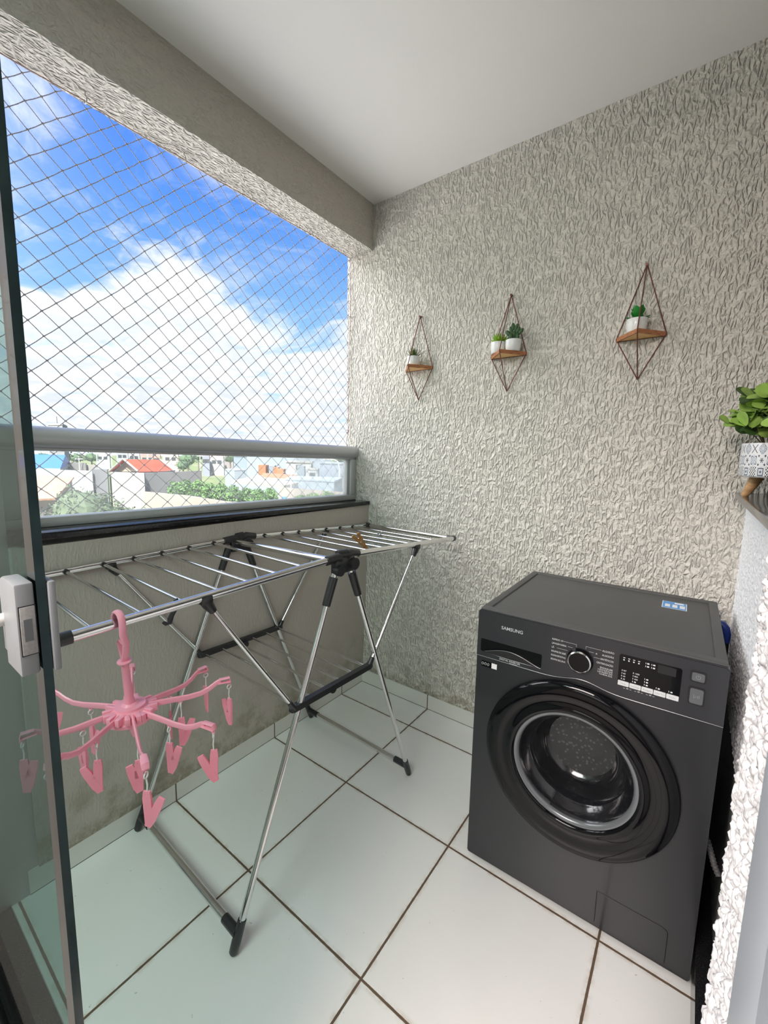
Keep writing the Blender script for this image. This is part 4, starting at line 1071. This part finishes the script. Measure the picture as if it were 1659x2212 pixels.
def on_front(fp, f, w, z0, z1, off=.06):
    a, b = Vector(fp[0]), Vector(fp[1]); d = (b-a).normalized(); n = Vector((d.y,-d.x)); 
    if n.dot(Vector((1.43,-1.76))-a) < 0: n = -n
    c = a.lerp(b, f); m = MB()
    m.prism([tuple(c-d*w/2-n*.05), tuple(c+d*w/2-n*.05), tuple(c+d*w/2+n*off), tuple(c-d*w/2+n*off)], z0, z1); return m
for nm, label, cat, fp, top, col, ex in BUILDINGS:
    cx, cy = center(fp)
    t = thing(nm, label, cat, (cx,cy,GZ))
    mb = MB(); mb.prism([tuple(p) for p in fp], GZ, top)
    mb.build('walls' if cat in ('building',) else 'body', wallmat(col), t, smooth=False)
    if ex == 'blue':
        a, b, c, d = [Vector((*p,0)) for p in fp]
        mb = MB(); h = 1.75
        mb.add([a+Vector((0,0,top)), b+Vector((0,0,top)), b.lerp(c,.5)+Vector((0,0,top+h)), a.lerp(d,.5)+Vector((0,0,top+h)), c+Vector((0,0,top)), d+Vector((0,0,top))], [(0,1,2,3),(3,2,4,5),(1,4,2),(0,3,5)])
        mb.build('roof', BLUE_ROOF, t, smooth=False)
        for k in range(4): on_front(fp, .62+.1*k, 1.2, top-2.2, top-1.0).build('window', DKW, t, smooth=False)
    elif ex == 'mast':
        mb = MB(); mb.tube((cx,cy,top),(cx,cy,top+2.6), .08, 6); mb.build('mast', DKW, t)
        mb = MB(); mb.prism([(cx+(p[0]-cx)*1.03, cy+(p[1]-cy)*1.03) for p in fp], top-.5, top+.05); mb.build('parapet', wallmat((.50,.51,.54)), t, smooth=False)
    elif ex == 'fascia':
        mb = MB(); mb.prism([(cx+(p[0]-cx)*1.01, cy+(p[1]-cy)*1.01) for p in fp], GZ+.2, top-.35); mb.build('fascia', wallmat((.55,.63,.72)), t, smooth=False)
    elif ex == 'win':
        on_front(fp, .5, 1.1, top-1.3, top-.5).build('window', DKW, t, smooth=False)
        mb = MB(); mb.prism([(cx+(p[0]-cx)*1.06, cy+(p[1]-cy)*1.06) for p in fp], top-.12, top+.12); mb.build('roof_slab', wallmat((.62,.62,.60)), t, smooth=False)
    elif ex == 'door':
        on_front(fp, .31, .8, GZ, top-.9).build('doorway', DKW, t, smooth=False)
        on_front(fp, .90, .9, GZ, top-.4).build('doorway', wallmat((.20,.22,.25)), t, smooth=False)
    elif cat == 'building' or cat == 'tank':
        mb = MB(); mb.prism([(cx+(p[0]-cx)*1.02, cy+(p[1]-cy)*1.02) for p in fp], top-.15, top+.02); mb.build('roof_slab', wallmat(tuple(min(.9, x*1.12) for x in col)), t, smooth=False)
for fp, top, col, label, c in TOWN:
    t = thing('hillside_house', label, 'house', (c[0],c[1],GZ), 0, 'far hillside houses')
    mb = MB(); mb.prism([tuple(p) for p in fp], GZ, top-.6); mb.build('walls', wallmat(col), t, smooth=False)
    P4 = [Vector((*p, top-.6)) for p in fp]; r0 = P4[0].lerp(P4[3], .5)+Vector((0,0,1.2)); r1 = P4[1].lerp(P4[2], .5)+Vector((0,0,1.2))
    mb = MB(); mb.add(P4+[r0, r1], [(0,1,5,4),(2,3,4,5),(0,4,3),(1,2,5)]); mb.build('roof', wallmat(tuple(x*.62+.08 for x in (col[0]*1.1,col[1]*.8,col[2]*.75)), 'tiled_roof'), t, smooth=False)
    for f in (.3,.7): on_front(fp, f, 1.3, top-2.6, top-1.5).build('window', DKW, t, smooth=False)

def tile_mat(name, a, b, mortar, sc, vec=(1,1,1)):
    t = NT(name); p = t.geo()
    s = t.sep(p)
    br = t.nd('ShaderNodeTexWave', wave_type='BANDS', bands_direction='DIAGONAL'); t.set(br.inputs['Vector'], t.vmath('MULTIPLY', p, vec)); br.inputs['Scale'].default_value = sc; br.inputs['Distortion'].default_value = 1.5
    n = t.noise(p, 2.2, 4, .7).outputs[0]
    c = t.mix(t.ramp(n, (.35,.65,0,1)), a, b); c = t.mix(t.math('MULTIPLY', br.outputs[1], .35), c, mortar)
    t.p(Base_Color=c, Roughness=.8); return t.m
ORANGE = tile_mat('orange_roof_tiles', rgb(205,82,46), rgb(176,60,34), (.25,.06,.03), 1.6, (.3,1,0))
# orange roofed house
gl, gr, ap, er, rg = [Vector(p) for p in EXT['house']]
t = thing('tiled_house', 'house with a bright orange tiled gable roof and beige gable end', 'house', (-57,25,GZ))
back = (gl-gr); 
bl = gl+(er-gr)
mb = MB(); mb.prism([tuple(gr.xy), tuple(er.xy), tuple(bl.xy), tuple(gl.xy)], GZ, gr.z-.25); mb.build('walls', wallmat((.52,.50,.48)), t, smooth=False)
mb = MB()
d = (er-gr).normalized(); ins = d*.9
mb.add([gl+ins, gr+ins, ap+ins+Vector((0,0,-.1)), gl+ins+d*.3, gr+ins+d*.3, ap+ins+d*.3+Vector((0,0,-.1))], [(0,1,2),(3,5,4),(0,3,4,1),(1,4,5,2),(2,5,3,0)])
mb.build('gable', wallmat((.72,.58,.44)), t, smooth=False)
mb = MB(); th = Vector((0,0,.14))
for q in ([gr, er, rg, ap], [ap, rg, bl, gl]):
    mb.add(q+[p-th for p in q], [(0,1,2,3),(7,6,5,4),(0,4,5,1),(1,5,6,2),(2,6,7,3),(3,7,4,0)])
mb.build('roof', ORANGE, t, smooth=False)
mb = MB()
for a, b in ((gl,ap),(ap,gr),(er,rg)): mb.path([a+Vector((0,0,.05)), b+Vector((0,0,.05))], .11, 6)
mb.build('barge_board', wallmat((.72,.71,.68)), t)
mb = MB(); mb.path([gr-Vector((0,0,.28)), er-Vector((0,0,.28))], .16, 6); mb.build('gutter', wallmat((.20,.22,.27)), t)
# stepped beige wall sweeping towards the balcony
w = EXT['wall']; mb = MB()
for a, b in zip(w[:-1], w[1:]):
    A, B = Vector(a), Vector(b); d = (B-A).normalized(); n = Vector((-d.y,d.x))*.12
    mb.prism([tuple(A+n), tuple(B+n), tuple(B-n), tuple(A-n)], GZ, GZ+2.5)
tag(mb.build('long_wall', wallmat((.62,.53,.46), 'bare_beige_render'), smooth=False), 'long bare beige wall curving past the green hedge', 'wall')
# old tiled roof at the left
q = [Vector(p) for p in EXT['tile_roof']]
t = thing('old_tiled_building', 'old low building with a faded pinkish tiled roof, left of the big bush', 'building', (-43,9,GZ))
OLD = tile_mat('faded_roof_tiles', rgb(186,148,126), rgb(168,118,94), (.42,.30,.24), 2.2, (1,.25,0))
mb = MB(); mb.add(q+[p-Vector((0,0,.15)) for p in q], [(0,1,2,3),(7,6,5,4),(0,4,5,1),(1,5,6,2),(2,6,7,3),(3,7,4,0)]); mb.build('roof', OLD, t, smooth=False)
mb = MB(); i0 = [q[0].lerp(q[2],.04), q[1].lerp(q[3],.04), q[2].lerp(q[0],.04), q[3].lerp(q[1],.04)]
mb.add([Vector((p.x,p.y,GZ)) for p in i0]+[p-Vector((0,0,.15)) for p in i0], [(3,2,1,0),(4,5,6,7),(0,1,5,4),(1,2,6,5),(2,3,7,6),(3,0,4,7)]); mb.build('walls', wallmat((.58,.50,.46)), t, smooth=False)

def foliage(mb, c, rx, ry, rz, n, size, rnd, low=-.6):
    c = Vector(c)
    for k in range(n):
        while True:
            v = Vector((rnd.uniform(-1,1), rnd.uniform(-1,1), rnd.uniform(low,1)))
            if .45 < v.length < 1: break
        bump = .85+.3*mnoise.noise(Vector((v.x*2.3+c.x, v.y*2.3, v.z*2.3)))
        p = c + Vector((v.x*rx, v.y*ry, v.z*rz))*bump
        a = Vector((rnd.uniform(-1,1), rnd.uniform(-1,1), rnd.uniform(-.6,1))).normalized(); b = a.orthogonal().normalized()
        b = Matrix.Rotation(rnd.uniform(0,6.3),3,a) @ b; e = a.cross(b); s = size*rnd.uniform(.6,1.3)
        mb.add([p-b*s, p-e*s*.5+a*s*.15, p+b*s, p+e*s*.5+a*s*.15], [(0,1,2),(0,2,3)])
def leafmat(name, c): return mat(name, c, .75, var=.5, nscale=1.6)
LB, LG, LF_ = leafmat('bush_foliage', (.085,.115,.065)), leafmat('bright_foliage', (.10,.20,.055)), leafmat('distant_foliage', (.07,.12,.06))
TR = mat('bark', (.14,.11,.08), .9)
def tree(name, label, c, r, n, size, m, group=None, rz=.8, seed=1):
    t = thing(name, label, 'tree', (c[0],c[1],GZ), 0, group)
    mb = MB(); mb.ball(c, r*.62, 10, 8, (1,1,rz)); foliage(mb, c, r, r, r*rz, n, size, random.Random(seed)); mb.build('crown', m, t, smooth=False)
    mb = MB(); mb.tube((c[0],c[1],GZ), (c[0],c[1],c[2]-r*.2), r*.09+.04, 8, r*.06+.02); mb.build('trunk', TR, t)
b = EXT['bush']; c0 = (b[0]-1.0, b[1], -3.5)
t = thing('broad_bush', 'broad dense grey green bush filling the lower left of the view', 'bush', (c0[0],c0[1],GZ))
mb = MB(); rr2 = random.Random(9)
for (dx,dy,dz,r) in ((0,0,0,2.6),(.4,-2.2,-.8,1.9),(.2,2.0,-.6,2.1),(1.2,.3,-1.0,2.2),(.6,3.3,-1.5,1.4),(.5,-.6,.8,1.9),(.8,-3.0,-1.5,1.4)):
    cc = (c0[0]+dx, c0[1]+dy, c0[2]+dz); mb.ball(cc, r*.72, 12, 8); foliage(mb, cc, r, r, r*.95, 1500, .13, rr2)
mb.build('crown', LB, t, smooth=False)
mb = MB(); mb.tube((c0[0],c0[1],GZ),(c0[0],c0[1],c0[2]), .25, 8); mb.build('trunk', TR, t)
hw = ['at the grey wall end','second from the grey wall','third from the grey wall','fourth from the grey wall','fifth from the grey wall','sixth from the grey wall','seventh from the grey wall','eighth from the grey wall','at the fascia end']
for k, c in enumerate(EXT['hedge']):
    t = thing('hedge_plant', 'tall leafy green plant behind the beige wall, '+hw[k], 'plant', (c[0],c[1],GZ), 0, 'green plants behind the beige wall')
    mb = MB(); mb.ball((c[0],c[1],c[2]-.6), .45, 10, 8, (1,1,1.2)); foliage(mb, (c[0],c[1],c[2]-.45), .85, 1.0, 1.25, 560, .20, random.Random(k)); mb.ball((c[0],c[1],(GZ+c[2])/2-.6), .5, 8, 6, (1,1,2.0))
    mb.build('foliage', LG, t, smooth=False)
fl_ = ['dark tree at the far left edge of the field','rounded dark tree left of the light pole on the far field','low tree right of the rounded one on the far field','bush at the right end of the far left tree line','tree behind the orange roofed house','small spreading tree on the slope behind the orange roof','dark tree left of the slate blue hillside house','tree among the hillside houses','tree beside the dark brown hillside house','dark tree above the pale blue house at the right end','bushy tree at the right end behind the street lamp']
fr_ = [2.6,4.2,3.0,2.6,3.2,1.9,2.4,3.0,2.2,2.2,2.6]
for k, c in enumerate(EXT['far_trees']): tree('field_tree', fl_[k], (c[0],c[1],c[2]-fr_[k]*.3), fr_[k], 260, fr_[k]*.10, LF_, 'far trees', .8, k+30)
sl = ['round green shrub in front of the beige wall, by the dark doorway','tallest green shrub in front of the beige wall','small shrub touching the dark doorway','dry shrub at the foot of the long beige wall','second dry shrub at the foot of the long beige wall','shrub beside the window post at the right']
for k, c in enumerate(EXT['shrub']):
    t = thing('shrub', sl[k], 'shrub', (c[0],c[1],GZ), 0, 'shrubs by the beige walls')
    r = .8 if k < 3 else .7
    mb = MB(); mb.ball((c[0],c[1],(GZ+c[2])/2), .5, 8, 6, (1,1,2.2)); foliage(mb, (c[0],c[1],c[2]-.5), r, r, r*.9, 320, .14, random.Random(k+70)); mb.build('foliage', LG if k < 3 else LB, t, smooth=False)
PW = mat('pale_concrete_pole', (.62,.62,.60), .8)
pd = ['left end of the field, by the rounded tree','between the field and the warehouse wall','just left of the orange roof','above the orange roof','tall one right of the orange roofed house','in front of the low fascia building','beside the grey warehouse wall']
for k, (p, zt) in enumerate(EXT['poles']):
    r = .12 if k < 4 else .07
    mb = MB(); mb.tube((p[0],p[1],GZ),(p[0],p[1],zt), r, 8, r*.7); mb.box((p[0]-.05,p[1]-.5,zt-.5),(p[0]+.05,p[1]+.5,zt-.38))
    tag(mb.build('utility_pole', PW), 'pale utility pole, '+pd[k], 'pole', 'utility poles')
lx, ly, _, lz = EXT['lamp']
mb = MB(); mb.path([(lx,ly,GZ),(lx,ly,lz-1.2),(lx-.1,ly-.3,lz-.3),(lx-.4,ly-1.0,lz),(lx-.7,ly-1.9,lz-.05)], .09, 8)
sl_ = mb.build('street_lamp', PW); tag(sl_, 'curved white street lamp near the window post', 'street lamp')
mb = MB(); mb.box((lx-.85,ly-2.6,lz-.15),(lx-.6,ly-1.8,lz+.02), r=.04); mb.build('lamp_head', wallmat((.7,.7,.7)), sl_)

# ================================================================== SKY, LIGHT, CAMERA
Wd = bpy.data.worlds.new('sky'); SC.world = Wd; Wd.use_nodes = True
class WT(NT):
    def __init__(self):
        self.t = Wd.node_tree; self.n = self.t.nodes; self.l = self.t.links; self.b = self.n['Background']; self.out = self.n['World Output']
w = WT()
dv = w.nd('ShaderNodeTexCoord').outputs['Generated']
dv = w.vmath('NORMALIZE', dv)
s = w.sep(dv)
zc = w.math('MAXIMUM', s[2], 0.0)
den = w.math('ADD', zc, .16)
pl_ = w.comb(w.math('DIVIDE', s[0], den), w.math('DIVIDE', s[1], den), 0.0)
wp = w.noise(pl_, 1.1, 3, .55).outputs['Color']
pw = w.vmath('ADD', pl_, w.vmath('MULTIPLY', w.vmath('SUBTRACT', wp, (.5,.5,.5)), (.9,.9,0)))
n1 = w.noise(w.vmath('ADD', w.vmath('MULTIPLY', pw, (1.0,1.35,1)), CLOUD_OFF), 1.35, 7, .58, .2).outputs[0]
n2 = w.noise(w.vmath('MULTIPLY', pw, (4.2,4.2,1)), 1.0, 6, .6).outputs[0]
cover = w.ramp(zc, (.12, .42, .20, -.075))
cl = w.ramp(w.math('ADD', n1, cover), (.47, .63, 0, 1))
streak = w.math('MULTIPLY', w.ramp(n2, (.45,.75,0,.55)), w.ramp(n1, (.30,.5,0,1)))
cl = w.math('MAXIMUM', cl, streak)
blue = w.mix(w.ramp(zc, (.02,.6,0,1)), (.24,.43,.73), (.021,.117,.455))
shade = w.ramp(n2, (.30,.62,.0,1))
white = w.mix(w.math('MULTIPLY', shade, w.ramp(zc,(.0,.5,1.0,.5))), (CB,CB,CB*1.01), (CB*.66,CB*.72,CB*.80))
sky = w.mix(cl, blue, white)
gd = w.nd('ShaderNodeVectorMath', operation='DOT_PRODUCT'); w.set(gd.inputs[0], dv); gd.inputs[1].default_value = Vector((-.70,-.42,.58)).normalized()
glow = w.math('POWER', w.math('MAXIMUM', gd.outputs['Value'], 0.0), GLOW_P)   # glow lobe added to the unseen sky at left to brighten the room
ga = w.nd('ShaderNodeMix', data_type='RGBA', blend_type='ADD'); ga.clamp_result = False; ga.inputs[0].default_value = 1.0
w.set(ga.inputs[6], sky); w.set(ga.inputs[7], w.vmath('MULTIPLY', w.comb(glow, glow, glow), (GLOW*1.0, GLOW*.97, GLOW*.92))); sky = ga.outputs[2]
up = w.ramp(s[2], (-.03,.0,0,1))
w.set(w.b.inputs['Color'], w.mix(up, (.30,.30,.27), sky)); w.b.inputs['Strength'].default_value = SKY_S

def light(name, typ, loc, energy, color=(1,1,1), size=None, size_y=None, aim=None, angle=None):
    l = bpy.data.lights.new(name, typ); l.energy = energy; l.color = color
    if size: l.size = size
    if size_y: l.shape = 'RECTANGLE'; l.size_y = size_y
    if angle: l.angle = angle
    o = bpy.data.objects.new(name, l); COL.objects.link(o); o.location = loc
    if aim: o.rotation_euler = (Vector(aim)-Vector(loc)).to_track_quat('-Z','Y').to_euler()
    o['kind'] = 'helper'
    return o
light('sun', 'SUN', (40,-30,60), SUN_E, (1,.96,.90), aim=(0,10,0), angle=math.radians(2))
light('living_room_window_light', 'AREA', (1.2,-5.95,1.6), LW_E, (.95,.98,1), 1.6, 1.3, aim=(1.2,0,1.45))
light('living_room_added_fill', 'AREA', (.9,-3.1,HC-.02), LR_E, (1,.905,.865), 1.2, 1.2, aim=(.9,-3.1,0))  # added fill lamp in the unseen living room, brightens floor and walls
pt = light('window_portal', 'AREA', (-.14,-.73,1.66), 0, size=1.50, size_y=1.30, aim=(1,-.73,1.66)); pt.data.cycles.is_portal = True

cam = bpy.data.cameras.new('camera'); co = bpy.data.objects.new('camera', cam); COL.objects.link(co)
R = CAMR
cm = Matrix(((R[0][0],-R[1][0],-R[2][0],CAMC[0]),(R[0][1],-R[1][1],-R[2][1],CAMC[1]),(R[0][2],-R[1][2],-R[2][2],CAMC[2]),(0,0,0,1)))
co.matrix_world = cm
cam.sensor_fit = 'VERTICAL'; cam.sensor_height = 36.0; cam.lens = 913.1857/2212*36.0
cam.clip_start = .01; cam.clip_end = 4000
SC.camera = co
SC.view_settings.view_transform = 'Standard'; SC.view_settings.look = 'None'; SC.view_settings.gamma = 1.0
SC.view_settings.exposure = EXPO; SC.view_settings.use_curve_mapping = False
cy = SC.cycles
cy.use_denoising = True
try: cy.denoiser = 'OPENIMAGEDENOISE'
except Exception: pass
cy.max_bounces = 10; cy.diffuse_bounces = 5; cy.glossy_bounces = 5; cy.transmission_bounces = 8; cy.transparent_max_bounces = 12
cy.caustics_reflective = False; cy.caustics_refractive = False; cy.sample_clamp_indirect = 6.0
